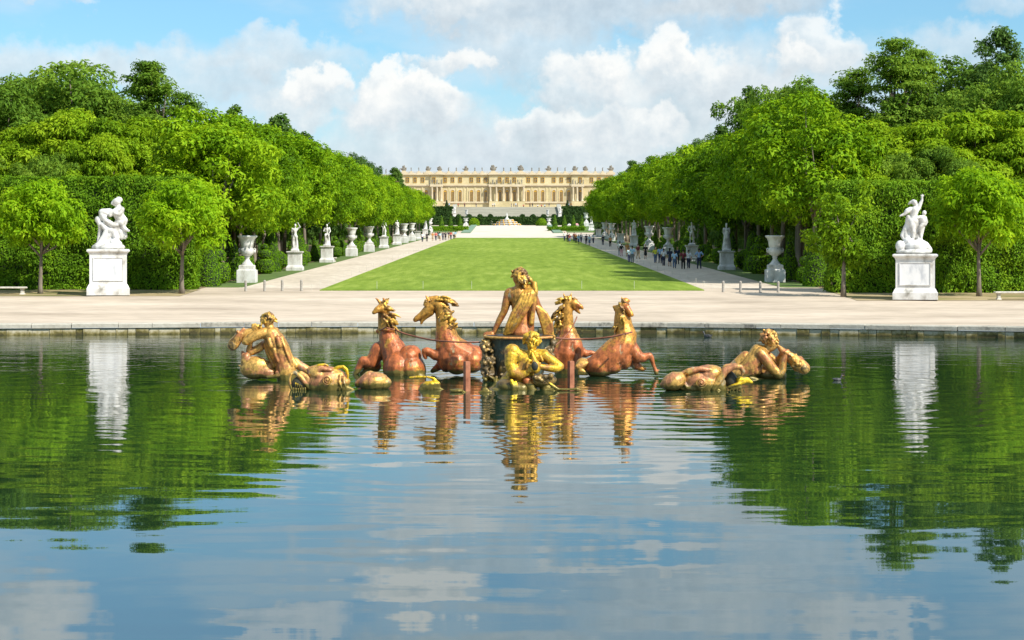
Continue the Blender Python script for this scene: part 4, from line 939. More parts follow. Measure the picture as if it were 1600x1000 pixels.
mb = MB(); tr(mb, cr, YR, [
 ('b', 305, 545, 0, 150, 110, 26, 0), ('b', 320, 500, -10, 100, 80, 55, 0), ('b', 195, 500, -10, 42, 42, 50, 10), ('b', 260, 460, 0, 46, 50, 34, 0), [(350, 460, -20, 28), (400, 490, -20, 30), (430, 530, -20, 28)],
 ('b', 312, 142, 0, 22, 24, 26, 10), [(300, 130, 10, 18), (275, 140, 15, 12), (262, 152, 18, 7)], [(325, 170, 0, 14), (310, 205, 0, 36), (300, 250, 0, 30), (300, 285, 0, 34)],
 [(340, 190, 0, 20), (358, 150, -5, 16), (372, 120, -5, 11), (372, 90, -5, 9), (378, 72, -5, 4)], [(370, 92, -5, 7), (362, 76, -5, 3.5)], [(374, 92, -5, 7), (388, 80, -5, 3.5)],
 [(278, 195, 0, 22), (250, 210, -10, 22), (228, 235, -15, 13), (200, 245, -20, 9), (190, 250, -20, 6)],
 [(285, 290, 0, 34), (295, 340, -10, 24), (300, 390, -10, 15), (300, 430, -10, 12)], [(310, 290, 0, 30), (318, 350, 15, 24), (320, 420, 15, 20)],
 [(260, 260, 5, 22), (250, 320, 15, 20), (225, 370, 20, 18), (205, 410, 20, 14), (220, 440, 15, 12)], [(250, 330, 15, 20), (270, 390, 15, 20), (260, 440, 10, 20)], [(240, 350, 22, 26), (240, 420, 22, 26)],
 [(345, 265, 10, 20), (330, 320, 15, 20), (330, 400, 10, 18), (345, 440, 5, 16)],
 ('b', 391, 224, -5, 18, 19, 21, 0), [(385, 245, 0, 12), (372, 268, 0, 26), (382, 300, 0, 24)], [(355, 255, -8, 12), (338, 268, -15, 9), (325, 258, -15, 8)], [(400, 262, 0, 12), (412, 300, -5, 10), (400, 325, -15, 8)],
 [(385, 310, 0, 22), (360, 340, -15, 18), (358, 390, -8, 11), (368, 440, -8, 9)], [(385, 315, 0, 18), (375, 370, 0, 14), (365, 430, 0, 10)]])
rebase(mb, t.location); part('figures', mb.sculpt('figures', M['marble'], .032, 1, .4), t)

# benches
def bench(u, Y, label, rz=0, L=2.6, sc=1.):
    t = thing('stone_bench', label, 'bench', (px(u, Y), Y, zg(Y)), rz=rz); t.scale = (sc, sc, sc)
    part('seat', MB().square((0, 0, .40), [(L/2-.03, .25, 0), (L/2, .28, .03), (L/2, .28, .09), (L/2-.03, .25, .12)]).mesh('seat', M['stone']), t)
    lm = MB().square((0, 0, 0), [(.14, .22, 0), (.14, .22, .06), (.09, .17, .1), (.08, .16, .3), (.12, .2, .36), (.12, .2, .40)]).mesh('leg', M['stone'])
    for s in (-1, 1): part('leg', lm, t, (s*(L/2-.25), 0, 0))
bench(10, 125.0, 'pale stone bench at the far left picture edge', L=2.6); bench(1588, 119.4, 'pale stone bench at the far right picture edge', L=2.7)
bench(521, 209.5, 'small stone bench beside the leaning statue, left path', rz=R(90), L=2.)
bench(1080, 207, 'small stone bench at the foot of the nude statue, right path', rz=0, L=1.7)
# bollards
bm_ = MB().lathe((0, 0, 0), [(.10, 0), (.105, .04), (.09, .06), (.085, .62), (.095, .66), (.08, .72), (.03, .76)], 12).mesh('bollard', M['wood_post'], True)
for u, b, lab in ((384, 455, 'leftmost of the four wooden posts across the left path'), (413.5, 455, 'second from left of four posts across the left path'), (441, 454.5, 'third from left of four posts across the left path'),
                  (471, 454.5, 'rightmost of the four posts across the left path'), (1130, 456.5, 'leftmost of the four wooden posts across the right path'), (1157, 456.5, 'second from left of four posts across right path'),
                  (1188, 457, 'third from left of four posts across the right path'), (1216, 457, 'rightmost post, in front of the big right vase')):
    Y = depth_of(b, 121, 135); o = bpy.data.objects.new('bollard', bm_); link(o); o.location = (px(u, Y), Y, zg(Y)); tag(o, lab, 'post', 'posts across the path entrances')
# stakes round the lawn, with cord
sm_ = MB().lathe((0, 0, 0), [(.013, 0), (.013, .48), (.008, .5)], 6).mesh('stake', M['stake'])
def rope(pts, label):
    mb = MB(); mb.tube([(x, y, z+.38, .003) for x, y, z in pts], 4); o = bpy.data.objects.new('rope', mb.mesh('rope', M['stake'])); link(o); tag(o, label, 'rope')
for s in (-1, 1):
    side = 'left' if s < 0 else 'right'; pts = []
    for i in range(20):
        Y = 129.5+i*5.2+i*i*.25; x = s*13.5; o = bpy.data.objects.new('stake', sm_); link(o); o.location = (x, Y, zg(Y)); pts.append((x, Y, zg(Y)))
        tag(o, '%s thin stake from the near corner along the %s lawn edge' % (ordw(i), side), 'stake', 'stakes along the %s lawn edge' % side)
    rope(pts, 'thin cord strung on stakes along the %s lawn edge' % side)
pts = []
for i, (u, w) in enumerate(((589, 'between left bronze triton and outer left horse'), (661, 'above the second horse from left'), (737, 'left of the seated bronze god'), (909, 'above the third horse'), (991, 'above the rightmost horse'))):
    Y = 131.5; x = px(u, Y); o = bpy.data.objects.new('stake', sm_); link(o); o.location = (x, Y, zg(Y)+.05); o.scale = (1, 1, 1.1); pts.append((x, Y, zg(Y)+.09))
    tag(o, 'thin stake on the near lawn edge, '+w, 'stake', 'stakes along the near lawn edge')

# ------------------------------------------------------------ people
def cloth(name, c, r=.85):
    if name not in M: M[name] = mat(name, [(.3, tuple(k*.8 for k in c)), (.7, c)], 5, r, coords='Object')
    return M[name]
SKIN = cloth('skin', (.50, .28, .19)); HAIRD = cloth('hair_dark', (.03, .022, .015)); HAIRB = cloth('hair_fair', (.42, .27, .11))
CL = dict(white=(.78, .78, .80), cyan=(.55, .72, .80), blue=(.30, .45, .68), lblue=(.42, .62, .85), navy=(.02, .03, .07), black=(.012, .012, .014), maroon=(.17, .025, .035), orange=(.55, .26, .07),
          yellow=(.75, .72, .05), grey=(.22, .23, .25), jeans=(.09, .14, .24), tan=(.42, .32, .2), pink=(.75, .4, .45), red=(.6, .08, .06))
def person_proto(kind):
    P = {'walk': dict(knL=(-.055, -.05, .285), anL=(-.055, -.06, .05), knR=(.055, .0, .28), anR=(.055, .10, .07), elL=(-.15, .04, .64), wrL=(-.14, .03, .49), elR=(.15, -.02, .64), wrR=(.14, -.10, .51)),
         'stand': dict(),
         'hips': dict(elL=(-.21, .05, .66), wrL=(-.10, .0, .57), elR=(.21, .05, .66), wrR=(.10, .0, .57), anL=(-.08, .01, .045), anR=(.08, .01, .045)),
         'dress': dict(knL=(-.045, -.03, .285), anR=(.045, .07, .06), elL=(-.14, -.02, .64), wrL=(-.07, -.1, .6)),
         'sit': dict(head=(0, -.03, .93-.30), neck=(0, 0, .83-.3), chest=(0, 0, .72-.3), waist=(0, 0, .62-.3), pelvis=(0, 0, .53-.3), shL=(-.105, 0, .505), shR=(.105, 0, .505), elL=(-.14, -.08, .36), wrL=(-.06, -.17, .33), elR=(.14, -.08, .36), wrR=(.06, -.17, .33),
                     hiL=(-.05, 0, .21), hiR=(.05, 0, .21), knL=(-.06, -.22, .28), knR=(.06, -.22, .28), anL=(-.06, -.26, .05), anR=(.06, -.26, .05))}[kind]
    h = 1.74; mb = MB(); J = figure(mb, h, P); body = mb.sculpt('person', SKIN, .016, 2)
    def q(k, r): a = J[k]; return (a[0]*h, a[1]*h, a[2]*h, r*h)
    sh = MB(); sh.chain([q('pelvis', .078), q('waist', .070), q('chest', .082)]); sh.chain([q('shL', .043), q('chest', .078), q('shR', .043)])
    for s in 'LR':
        a, b = Vector(J['sh'+s]), Vector(J['el'+s]); m = a.lerp(b, .8); sh.chain([q('sh'+s, .043), (m.x*h, m.y*h, m.z*h, .038*h)])
    shirt = sh.sculpt('shirt', SKIN, .018, 3)
    tr_ = MB()
    if kind == 'dress':
        tr_.chain([q('pelvis', .085), (0, 0, .42*h, .10*h), (0, 0, .33*h, .105*h)])
    else:
        tr_.chain([q('hiL', .06), q('pelvis', .080), q('hiR', .06)])
        for s in 'LR': tr_.chain([q('hi'+s, .064), q('kn'+s, .044), q('an'+s, .034)])
    trs = tr_.sculpt('trousers', SKIN, .018, 3)
    hr = MB(); a = J['head']; hr.ball((a[0]*h, (a[1]+.014)*h, (a[2]+.018)*h), (.053*h, .058*h, .062*h))
    if kind == 'dress': hr.chain([(0, (a[1]+.045)*h, a[2]*h, .04*h), (0, (a[1]+.05)*h, (a[2]-.12)*h, .035*h)])
    hair = hr.mesh('hair', HAIRD, True)
    so = MB()
    for s in 'LR':
        b = J['an'+s]; so.chain([(b[0]*h, (b[1]+.012)*h, (b[2]-.018)*h, .026*h), (b[0]*h*1.1, (b[1]-.085)*h, (b[2]-.026)*h, .02*h)])
    shoe = so.mesh('shoes', HAIRD, True)
    return body, shirt, trs, hair, shoe
PP = {k: person_proto(k) for k in ('walk', 'stand', 'hips', 'dress', 'sit')}
def person(kind, x, Y, z, rz, top, bottom, label, group=None, sc=1., hair='hair_dark'):
    b, s, t, h, so = PP[kind]
    o = bpy.data.objects.new('person', b); link(o); o.location = (x, Y, z); o.rotation_euler = (0, 0, rz); o.scale = (sc, sc, sc); tag(o, label, 'person', group)
    for nm, me, m in (('shirt', s, cloth(top, CL[top])), ('skirt' if kind == 'dress' else 'trousers', t, cloth(bottom, CL[bottom])), ('hair', h, M[hair]), ('shoes', so, HAIRD)):
        c = part(nm, me, o); c.material_slots[0].link = 'OBJECT'; c.material_slots[0].material = m
G = 'visitors walking on the right path'
AW = PI  # facing away
for kind, u, v, top, bot, rz, sc, hair, lab in [
 ('walk', 983, 410.5, 'cyan', 'navy', AW, .93, 'hair_dark', 'person in pale cyan tee and navy trousers, left of a taller one'),
 ('walk', 988, 411.5, 'lblue', 'grey', AW, 1.06, 'hair_dark', 'taller person in light blue shirt and grey trousers near the lawn'),
 ('dress', 980, 401, 'orange', 'orange', AW+.3, 1, 'hair_fair', 'person in an orange dress beyond the blue shirted pair'),
 ('walk', 997, 404.5, 'maroon', 'tan', AW-.9, 1, 'hair_dark', 'person in maroon top and tan shorts reaching out an arm'),
 ('dress', 1008.5, 405, 'black', 'black', 0, 1, 'hair_fair', 'fair haired person in a black dress walking alone'),
 ('walk', 1024, 411, 'yellow', 'jeans', .3, .98, 'hair_dark', 'person in a bright yellow top and blue jeans'),
 ('walk', 1031.5, 411.5, 'blue', 'navy', AW, 1.04, 'hair_dark', 'person in mid blue shirt and navy trousers beside the yellow top'),
 ('walk', 1037, 415.5, 'white', 'navy', AW, 1, 'hair_dark', 'person in white tee and navy trousers in the walking group'),
 ('dress', 1046.5, 416.5, 'navy', 'navy', AW, 1.06, 'hair_dark', 'tall person in a navy dress amid the walking group'),
 ('walk', 1054, 419.5, 'lblue', 'jeans', AW, .98, 'hair_dark', 'person in light blue tee and dark jeans before the navy dress'),
 ('stand', 1058.5, 413, 'navy', 'black', AW, 1.03, 'hair_fair', 'person in a pale hat and dark clothes amid the group'),
 ('stand', 1067.5, 420.5, 'maroon', 'black', AW, 1.06, 'hair_dark', 'person in maroon top and black trousers'),
 ('walk', 1076, 419.5, 'white', 'navy', AW, 1.02, 'hair_dark', 'person in white tee by the foot of the nude statue'),
 ('hips', 1092.5, 420, 'blue', 'navy', AW, 1.12, 'hair_dark', 'person in blue shirt with hands on hips, rightmost of group'),
 ('walk', 968.5, 399.5, 'white', 'grey', AW, 1.05, 'hair_dark', 'person in white shirt near the bare right pedestal'),
 ('walk', 971, 400.5, 'black', 'pink', AW, .9, 'hair_dark', 'person in pink trousers and black top at the lawn edge'),
 ('stand', 953.5, 385.5, 'orange', 'black', AW, 1, 'hair_dark', 'person in orange and black by the far shaded vases'),
 ('stand', 942, 383, 'black', 'navy', .2, 1, 'hair_dark', 'person in black clothes left of the far shaded vases')]:
    Y = depth_of(v); person(kind, px(u, Y), Y, zg(Y)+.01, rz+rnd.uniform(-.2, .2), top, bot, lab, G, sc, hair)
cols = ['white', 'navy', 'lblue', 'red', 'black', 'cyan', 'grey', 'orange', 'maroon']
cw = dict(white='white', navy='navy', lblue='light blue', red='red', black='black', cyan='pale cyan', grey='grey', orange='orange', maroon='maroon')
for i, u in enumerate((882, 887, 890, 897, 900, 904, 908, 916, 921, 927)):
    Y = depth_of(376+(i % 3)*2.0+(u-880)*.09); top = cols[(i*4) % 9]; bot = ('navy', 'black', 'jeans')[i % 3]
    person(('walk', 'stand', 'dress')[i % 3], px(u, Y), Y, zg(Y)+.01, AW*(i % 2)+.3, top, bot, '%s of the distant right visitors from the left, top %s' % (ordw(i), cw[top]), 'distant visitors at the far end of the right path', 1.02)
for i, (u, v, top) in enumerate(((660, 378, 'white'), (667, 377.5, 'black'), (676, 376.5, 'orange'), (681, 376, 'red'), (685, 373.5, 'black'), (687.5, 376.5, 'cyan'), (692, 375.5, 'navy'), (696, 375.5, 'black'), (701, 374.5, 'navy'), (704.5, 374.5, 'red'), (709, 373.5, 'white'), (711.5, 373.5, 'lblue'))):
    Y = depth_of(v); person(('walk', 'stand', 'dress')[i % 3], px(u, Y), Y, zg(Y)+.01, AW*(i % 2)+.2, top, ('navy', 'black', 'tan')[i % 3], '%s of the distant left visitors from the left, in %s top' % (ordw(i), cw[top]), 'distant visitors at the far end of the left path', 1.02)
for i, (u, sit) in enumerate(((702, 0), (709.5, 0), (716, 0), (726, 0), (744, 0), (770, 0), (773, 0), (799, 0), (803, 0), (806, 0), (808.5, 0), (818, 1), (828, 0), (832, 0), (840, 1), (851, 1), (858, 0), (873, 0), (889, 0), (893, 0), (846, 1))):
    Y = 748+(i % 3)*1.2; top = cols[(i*5+2) % 9]
    person('sit' if sit else ('stand', 'walk', 'dress')[i % 3], px(u, Y), Y-(2.2 if sit else 0), zg(Y)+.02, rnd.uniform(0, 6) if not sit else 0, top, ('navy', 'grey', 'black')[i % 3], '%s terrace visitor from the left above the grand stairs, in %s' % (ordw(i), cw[top]), 'visitors on the terrace before the palace', 1.05)
# ------------------------------------------------------------ parterre beyond the lawn
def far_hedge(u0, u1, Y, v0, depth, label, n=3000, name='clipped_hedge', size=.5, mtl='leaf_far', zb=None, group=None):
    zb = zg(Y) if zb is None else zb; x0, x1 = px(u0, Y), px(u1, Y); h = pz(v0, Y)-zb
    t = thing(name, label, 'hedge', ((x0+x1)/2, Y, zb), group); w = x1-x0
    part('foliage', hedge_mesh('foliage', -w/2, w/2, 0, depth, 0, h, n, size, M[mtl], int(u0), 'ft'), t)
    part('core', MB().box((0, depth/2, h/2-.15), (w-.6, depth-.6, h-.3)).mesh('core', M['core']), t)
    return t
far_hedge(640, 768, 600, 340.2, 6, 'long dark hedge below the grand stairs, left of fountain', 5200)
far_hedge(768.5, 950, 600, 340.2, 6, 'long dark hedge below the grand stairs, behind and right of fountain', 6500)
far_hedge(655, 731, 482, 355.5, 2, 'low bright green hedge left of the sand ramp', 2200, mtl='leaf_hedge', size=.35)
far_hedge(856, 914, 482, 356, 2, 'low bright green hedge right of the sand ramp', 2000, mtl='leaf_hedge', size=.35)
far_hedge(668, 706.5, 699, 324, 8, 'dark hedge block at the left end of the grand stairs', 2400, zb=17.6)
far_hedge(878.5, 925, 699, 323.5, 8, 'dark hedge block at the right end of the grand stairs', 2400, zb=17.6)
def far_ball(u, v, Y, r, label, group, mtl='leaf_far', zs=1., n=260, base=None, lsize=.5):
    x, z = px(u, Y), pz(v, Y); b = zg(Y) if base is None else base
    t = thing('clipped_shrub', label, 'shrub', (x, Y, b), group); rng = np.random.default_rng(int(u*7)); d = fib(n, rng)
    part('foliage', quads_mesh('foliage', leaves(d*np.array([r, r, r*zs])+np.array([0, 0, z-b]), d, lsize, rng), M[mtl]), t)
    part('core', MB().ball((0, 0, z-b), (r*.85, r*.85, r*zs*.85)).mesh('core', M['core'], True), t)
    part('trunk', MB().tube([(0, 0, 0, .12), (0, 0, max(.2, z-b), .08)], 7).mesh('trunk', M['bark']), t)
for i in range(13):
    u = 700+i*16.6
    if abs(u-792) > 9: far_ball(u, 338.6, 601.5, .62, '%s clipped ball rising above the long dark hedge, counted from left' % ordw(i), 'clipped balls on the long hedge')
far_ball(741, 350, 528, 1.35, 'bright round clipped tree at the left top of the sand ramp', None, 'leaf_hedge', 1.15, 900, lsize=.3)
far_ball(846, 350.5, 528, 1.4, 'bright round clipped tree at the right top of the sand ramp', None, 'leaf_hedge', 1.15, 900, lsize=.3)
for i, u in enumerate((690, 704, 719, 867, 882, 896, 909)):
    Y = 505; rng = np.random.default_rng(i); t = thing('clipped_cone', '%s small green cone behind the low hedges, from left' % ordw(i), 'topiary', (px(u, Y), Y, zg(Y)), 'small cones of the parterre')
    part('foliage', TP['cone'][1], t); part('core', TP['cone'][0], t)
for u, side in ((698, 'left'), (886.5, 'right')):
    Y = 752; t = thing('clipped_cone', 'dark yew cone on the terrace at the %s end of the stairs' % side, 'topiary', (px(u, Y), Y, zg(Y)))
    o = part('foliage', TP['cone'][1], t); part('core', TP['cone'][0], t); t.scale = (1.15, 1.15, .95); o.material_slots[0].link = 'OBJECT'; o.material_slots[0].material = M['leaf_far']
for s, side in ((-1, 'left'), (1, 'right')):
    far_hedge(800+s*(108 if s < 0 else 230)*1.0 if s < 0 else 928, 692 if False else (800-128 if s < 0 else 1060), 452, 333, 2.5, 'hedge closing the far end of the %s avenue trees' % side, 2500, size=.4) if s > 0 else far_hedge(540, 672, 452, 333, 2.5, 'hedge closing the far end of the left avenue trees', 2500, size=.4)
# grand stairs
def stairs():
    x0, x1 = px(711, 720), px(872, 720); t = thing('grand_stairs', 'broad flight of grey stone stairs climbing to the palace terrace', 'stairs', ((x0+x1)/2, 700, zg(700)))
    w = x1-x0; n = 34; mb = MB(); zt = zg(745)+.05-zg(700)
    for i in range(n):
        ya, za = 45*i/n, zt*(i+1)/n; b = [(-w/2, ya, za-zt/n), (w/2, ya, za-zt/n), (w/2, ya, za), (-w/2, ya, za), (w/2, ya+45/n, za), (-w/2, ya+45/n, za)]
        mb.add(b, [(0, 1, 2, 3), (3, 2, 4, 5)])
    part('steps', mb.mesh('steps', M['steps']), t)
    for s in (-1, 1):
        V = [(s*(w/2+a), y, z) for y, z0, z1 in ((0, -.5, 1.1), (45, zt-.5, zt+1.1)) for a, z in ((0, z0), (1.5, z0), (1.5, z1), (0, z1))]
        part('cheek_wall', raw_mesh('cheek_wall', V, [(0, 1, 2, 3), (7, 6, 5, 4), (0, 4, 5, 1), (1, 5, 6, 2), (2, 6, 7, 3), (3, 7, 4, 0)], M['steps']), t)
    part('top_kerb', MB().box((0, 45.6, zt+.02), (w+20, .6, .12)).mesh('top_kerb', M['palace_trim']), t)
stairs()
for u, Y, b, lab in ((710.3, 699, 0, 'white marble statue at the foot of stairs, left end'), (875, 699, 0, 'white marble statue at the foot of stairs, right end')):
    t = thing('marble_statue', lab, 'statue', (px(u, Y), Y, zg(Y))); part('pedestal', pedm, t); part('figure', SM['robed'], t, (0, 0, 1.84)); t.scale = (1.0, 1.0, 1.0)
for u, Y, lab in ((728, 531, 'small marble vase beside the left round tree'), (857.5, 531, 'small marble vase beside the right round tree'), (729, 606, 'small urn seen above the long hedge, left'), (855.8, 606, 'small urn seen above the long hedge, right')):
    t = thing('marble_vase', lab, 'vase', (px(u, Y), Y, zg(Y)+(0 if Y < 600 else 1.3))); part('pedestal', vb, t); b = part('vase_body', vv, t); part('handle', vh, b); t.scale = (.95, .95, .62) if Y < 600 else (.7, .7, .95)
# tiered fountain
def fountain():
    Y = 536; t = thing('tiered_fountain', 'tiered marble fountain topped by a statue at the head of the sand ramp', 'fountain', (px(792, Y), Y, zg(Y)))
    k = Y/F; base = pz(354, Y)-zg(Y); b = MB()
    b.lathe((0, 0, 0), [(29*k, 0), (29*k, base+.1), (27.5*k, base+.25)], 32)
    part('basin', b.mesh('basin', M['marble_pedestal']), t); zz = base+.2
    for i, (r, h) in enumerate(((21, 3.6), (15.5, 3.3), (10, 3.2))):
        part('tier', MB().lathe((0, 0, zz), [(r*k*.93, 0), (r*k*.93, h*k*.6), (r*k, h*k*.7), (r*k, h*k)], 32).mesh('tier', M['stone']), t)
        fr = MB(); n = 16-4*i
        for j in range(n):
            a = 2*PI*j/n+.2; fr.ball((r*k*1.02*math.cos(a), r*k*1.02*math.sin(a), zz+h*k*.4), (.22, .22, .28), n=8, m=5)
        part('gilt_figures', fr.mesh('gilt_figures', M['drape'], True), t); zz += h*k
    part('pedestal', MB().lathe((0, 0, zz), [(3.4*k, 0), (3.4*k, 1.2*k), (2.2*k, 1.6*k), (2.2*k, 2.8*k)], 16).mesh('pedestal', M['marble']), t)
    f = part('statue', SM['cloaked'], t, (0, 0, zz+2.8*k)); f.scale = (.62, .62, .56)
fountain()
for u, v, m, lab in ((901, 350, 'umbrella', 'tiny pink parasol by the parterre hedge'), (889.5, 350.5, 'umbrella_white', 'tiny white parasol by the parterre hedge')):
    Y = 545; t = thing('parasol', lab, 'parasol', (px(u, Y), Y, zg(Y))); h = pz(v, Y)-zg(Y)
    part('canopy', MB().lathe((0, 0, h-.2), [(.62, 0), (.6, .04), (.4, .25), (.05, .38)], 12).mesh('canopy', M[m], True), t); part('pole', MB().tube([(0, 0, 0, .03), (0, 0, h, .02)], 6).mesh('pole', M['rust']), t)

# ------------------------------------------------------------ palace
def palace():
    Y = 1100.; k = Y/F; zb = 23.; X = lambda u: (u-793)*k; Z = lambda v: pz(v, Y)-zb
    root = thing('palace', 'long cream stone palace with arched windows and rooftop trophies', 'palace', (px(793, Y), Y, zb))
    XL, XR = X(628), X(958)
    z_l, z_a0, z_ent0, z_ent1, z_cor0, z_cor1, z_bal = Z(317.5), Z(315), Z(292), Z(288.4), Z(273.2), Z(271.6), Z(268.2)
    wl = MB().box(((XL+XR)/2, 20, z_cor0/2), (XR-XL, 40, z_cor0))
    part('wall', wl.mesh('wall', M['palace']), root)
    # shallow projections
    PJ = [(X(764.5), X(820), 1.2), (X(673), X(692), 1.0), (X(893), X(912), 1.0)]
    for a, b, d in PJ: part('projecting_bay', MB().box(((a+b)/2, -d/2, (z_cor0-.2)/2), (b-a, d, z_cor0-.2)).mesh('projecting_bay', M['palace']), root)
    def dfront(x): 
        for a, b, d in PJ:
            if a <= x <= b: return d
        return 0
    def band(name, z0, z1, out, m):
        mb = MB()
        mb.box(((XL+XR)/2, -out/2+.0, (z0+z1)/2), (XR-XL+out*2, out, z1-z0))
        for a, b, d in PJ: mb.box(((a+b)/2, -(d+out)/2-.003, (z0+z1)/2+.003), (b-a+out*2, d+out, z1-z0))
        part(name, mb.mesh(name, M[m]), root)
    band('ledge', z_l, z_a0, .5, 'palace_trim'); band('entablature', z_ent1-.7, z_ent1, .9, 'palace_trim'); band('frieze', z_ent0, z_ent1-.7, .35, 'palace_trim'); band('cornice', z_cor0, z_cor1, 1.0, 'palace_trim')
    # balustrade with balusters
    mb = MB(); y = -.3; zc = z_cor1
    mb.box(((XL+XR)/2, y, zc+.15), (XR-XL, .5, .3)); mb.box(((XL+XR)/2, y, z_bal-.1), (XR-XL, .5, .22))
    n = int((XR-XL)/.8)
    for i in range(n): mb.box((XL+(i+.5)*.8, y, (zc+z_bal)/2), (.36, .3, z_bal-zc-.5))
    part('balustrade', mb.mesh('balustrade', M['palace_trim']), root)
    rf = MB().add([(XL+2, 3, z_cor1), (XR-2, 3, z_cor1), (XR-2, 37, z_cor1), (XL+2, 37, z_cor1), (XL+5, 9, z_bal+.9), (XR-5, 9, z_bal+.9), (XR-5, 28, z_bal+.9), (XL+5, 28, z_bal+.9)], [(0, 1, 5, 4), (1, 2, 6, 5), (2, 3, 7, 6), (3, 0, 4, 7), (4, 5, 6, 7)])
    part('roof', rf.mesh('roof', M['roof']), root)
    ATT = [636.9, 648.5, 660.4, 678, 695.6, 707.3, 719.1, 736.6, 747.9, 759, 781, 792.5, 803.6, 825.6, 836.9, 848, 865.4, 877.1, 888.7, 906.5, 924.3, 936, 947.6]
    frame = MB(); w, h = 4.4*k, 7.8*k
    frame.box((0, -.1, h/2), (w+.5, .3, .3)); frame.box((0, -.1, -h/2), (w+.5, .3, .25))
    for s in (-1, 1): frame.box((s*(w/2+.12), -.1, 0), (.25, .3, h-.27))
    frame.box((0, -.04, 0), (.22, .2, h-.3)); frame.box((0, -.035, .2), (w-.1, .18, .16)); fm = frame.mesh('window', M['gold'])
    pane = MB().box((0, 0, 0), (w, .1, h)).mesh('pane', M['glass'])
    for u in ATT:
        x = X(u); o = part('window', fm, root, (x, -dfront(x)-.06, Z(281))); part('pane', pane, o)
    # arched windows
    def arch(w, h, n=12):
        pts = [(-w/2, 0), (w/2, 0)]; zc = h-w/2
        for i in range(n+1): a = PI*i/n; pts.append((w/2*math.cos(a), zc+w/2*math.sin(a)))
        return pts
    w, h = 5.4*k, 18.2*k
    def slab(pts, y0, y1):
        n = len(pts); V = [(x, y0, z) for x, z in pts]+[(x, y1, z) for x, z in pts]
        return V, [tuple(range(n)), tuple(range(2*n-1, n-1, -1))]+[(i, i+n, (i+1) % n+n, (i+1) % n) for i in range(n)]
    pa = MB().add(*slab(arch(w, h), -.06, .05)).mesh('pane', M['glass'])
    fr = MB(); zc = h-w/2
    po, pi_ = arch(w+.9, h+.45), arch(w, h)
    n = len(po)
    for i in range(1, n):   # stone surround ring
        j = (i+1) % n
        V = [(po[i][0], -.32, po[i][1]), (po[j][0], -.32, po[j][1]), (pi_[j][0], -.32, pi_[j][1]), (pi_[i][0], -.32, pi_[i][1]), (po[i][0], .02, po[i][1]), (po[j][0], .02, po[j][1]), (pi_[j][0], .0, pi_[j][1]), (pi_[i][0], .0, pi_[i][1])]
        fr.add(V, [(0, 1, 2, 3), (0, 4, 5, 1), (3, 2, 6, 7)])
    am = fr.mesh('window', M['palace_trim'])
    g = MB(); g.add(*slab([(w*.47*math.cos(PI*i/10), zc+w*.47*math.sin(PI*i/10)) for i in range(11)], -.16, -.08)); g.box((0, -.12, zc), (w-.05, .14, .3)); g.box((0, -.11, zc/2), (.22, .12, zc))
    for s in (-1, 1): g.box((s*w*.40, -.13, zc/2), (w*.17, .16, zc-.3))
    for i in range(1, 6):
        a = PI*i/6; g.tube([(0, -.12, zc, .07), (w*.46*math.cos(a), -.12, zc+w*.46*math.sin(a), .07)], 4)
    g.lathe((0, -.12, zc), [(.01, 0)], 3); gm = g.mesh('shutter', M['gold'])
    ARC = [642, 654, 666, 678, 695.7, 707.2, 718.8, 736.7, 747.8, 759, 781, 792.5, 803.6, 825.4, 836.6, 848, 865.4, 877, 888.6, 906.5, 924, 935.5, 947]
    for u in ARC:
        x = X(u); o = part('arched_window', am, root, (x, -dfront(x)-.01, z_a0)); part('pane', pa, o); part('shutter', gm, o)
        # ground floor opening below
    gf = arch(w*.8, 5.5); gp = MB().add(*slab(gf, -.06, .05)).mesh('door', M['glass'])
    for u in ARC: x = X(u); part('door', gp, root, (x, -dfront(x)-.01, .4))
    # pilasters between the openings and columns on the projecting bays
    pl = MB().square((0, 0, 0), [(.5, .2, 0), (.5, .2, .5), (.38, .15, .6), (.36, .15, z_ent0-z_a0-.6), (.5, .2, z_ent0-z_a0-.05)]).mesh('pilaster', M['palace'])
    allu = sorted(ARC)
    for a, b in zip(allu, allu[1:]):
        x = X((a+b)/2)
        if dfront(x) == 0 and dfront(x-3) == 0 and dfront(x+3) == 0:
            if b-a > 15:
                for q in (-2.6, 2.6): part('pilaster', pl, root, (x+q*k, -.1, z_a0))
            else: part('pilaster', pl, root, (x, -.1, z_a0))
    cm = MB().lathe((0, 0, 0), [(.85, 0), (.85, .5), (.6, .8), (.6, 2), (.52, z_ent0-z_a0-1.2), (.6, z_ent0-z_a0-1.0), (.85, z_ent0-z_a0-.1)], 14).mesh('column', M['palace_trim'], True)
    for u in (766.3, 775.6, 786.8, 798, 809.2, 818, 675.5, 683.3, 689.8, 895.3, 901.6, 909.5): x = X(u); part('column', cm, root, (x, -dfront(x)-1.6, z_a0))
    for a, b, d in PJ:
        part('porch_beam', MB().box(((a+b)/2, -d-1.35, (z_ent0+z_ent1)/2), (b-a+.4, 2.5, z_ent1-z_ent0)).mesh('porch_beam', M['palace_trim']), root)
        part('porch_sill', MB().box(((a+b)/2, -d-1.35, z_a0/2), (b-a+.2, 2.5, z_a0)).mesh('porch_sill', M['palace']), root)
    # statues over the porches, roof statues and trophies
    rnd = random.Random(3)
    sm2 = bpy.data.meshes.get('figure')
    def stat(u, z, s, yy, m='palace_dark', nm='roof_statue'):
        o = part(nm, SM[rnd.choice(('robed', 'nude', 'cloaked', 'raised'))], root, (X(u), yy, z)); o.scale = (s, s, s); o.material_slots[0].link = 'OBJECT'; o.material_slots[0].material = M[m]
    for u in (672, 675.5, 683, 690, 770, 776, 786.5, 797.8, 809, 815, 895, 899, 906, 911): stat(u, z_ent1+.1, 1.25 if u not in (672, 899) else 1.0, -2.2, nm='porch_statue')
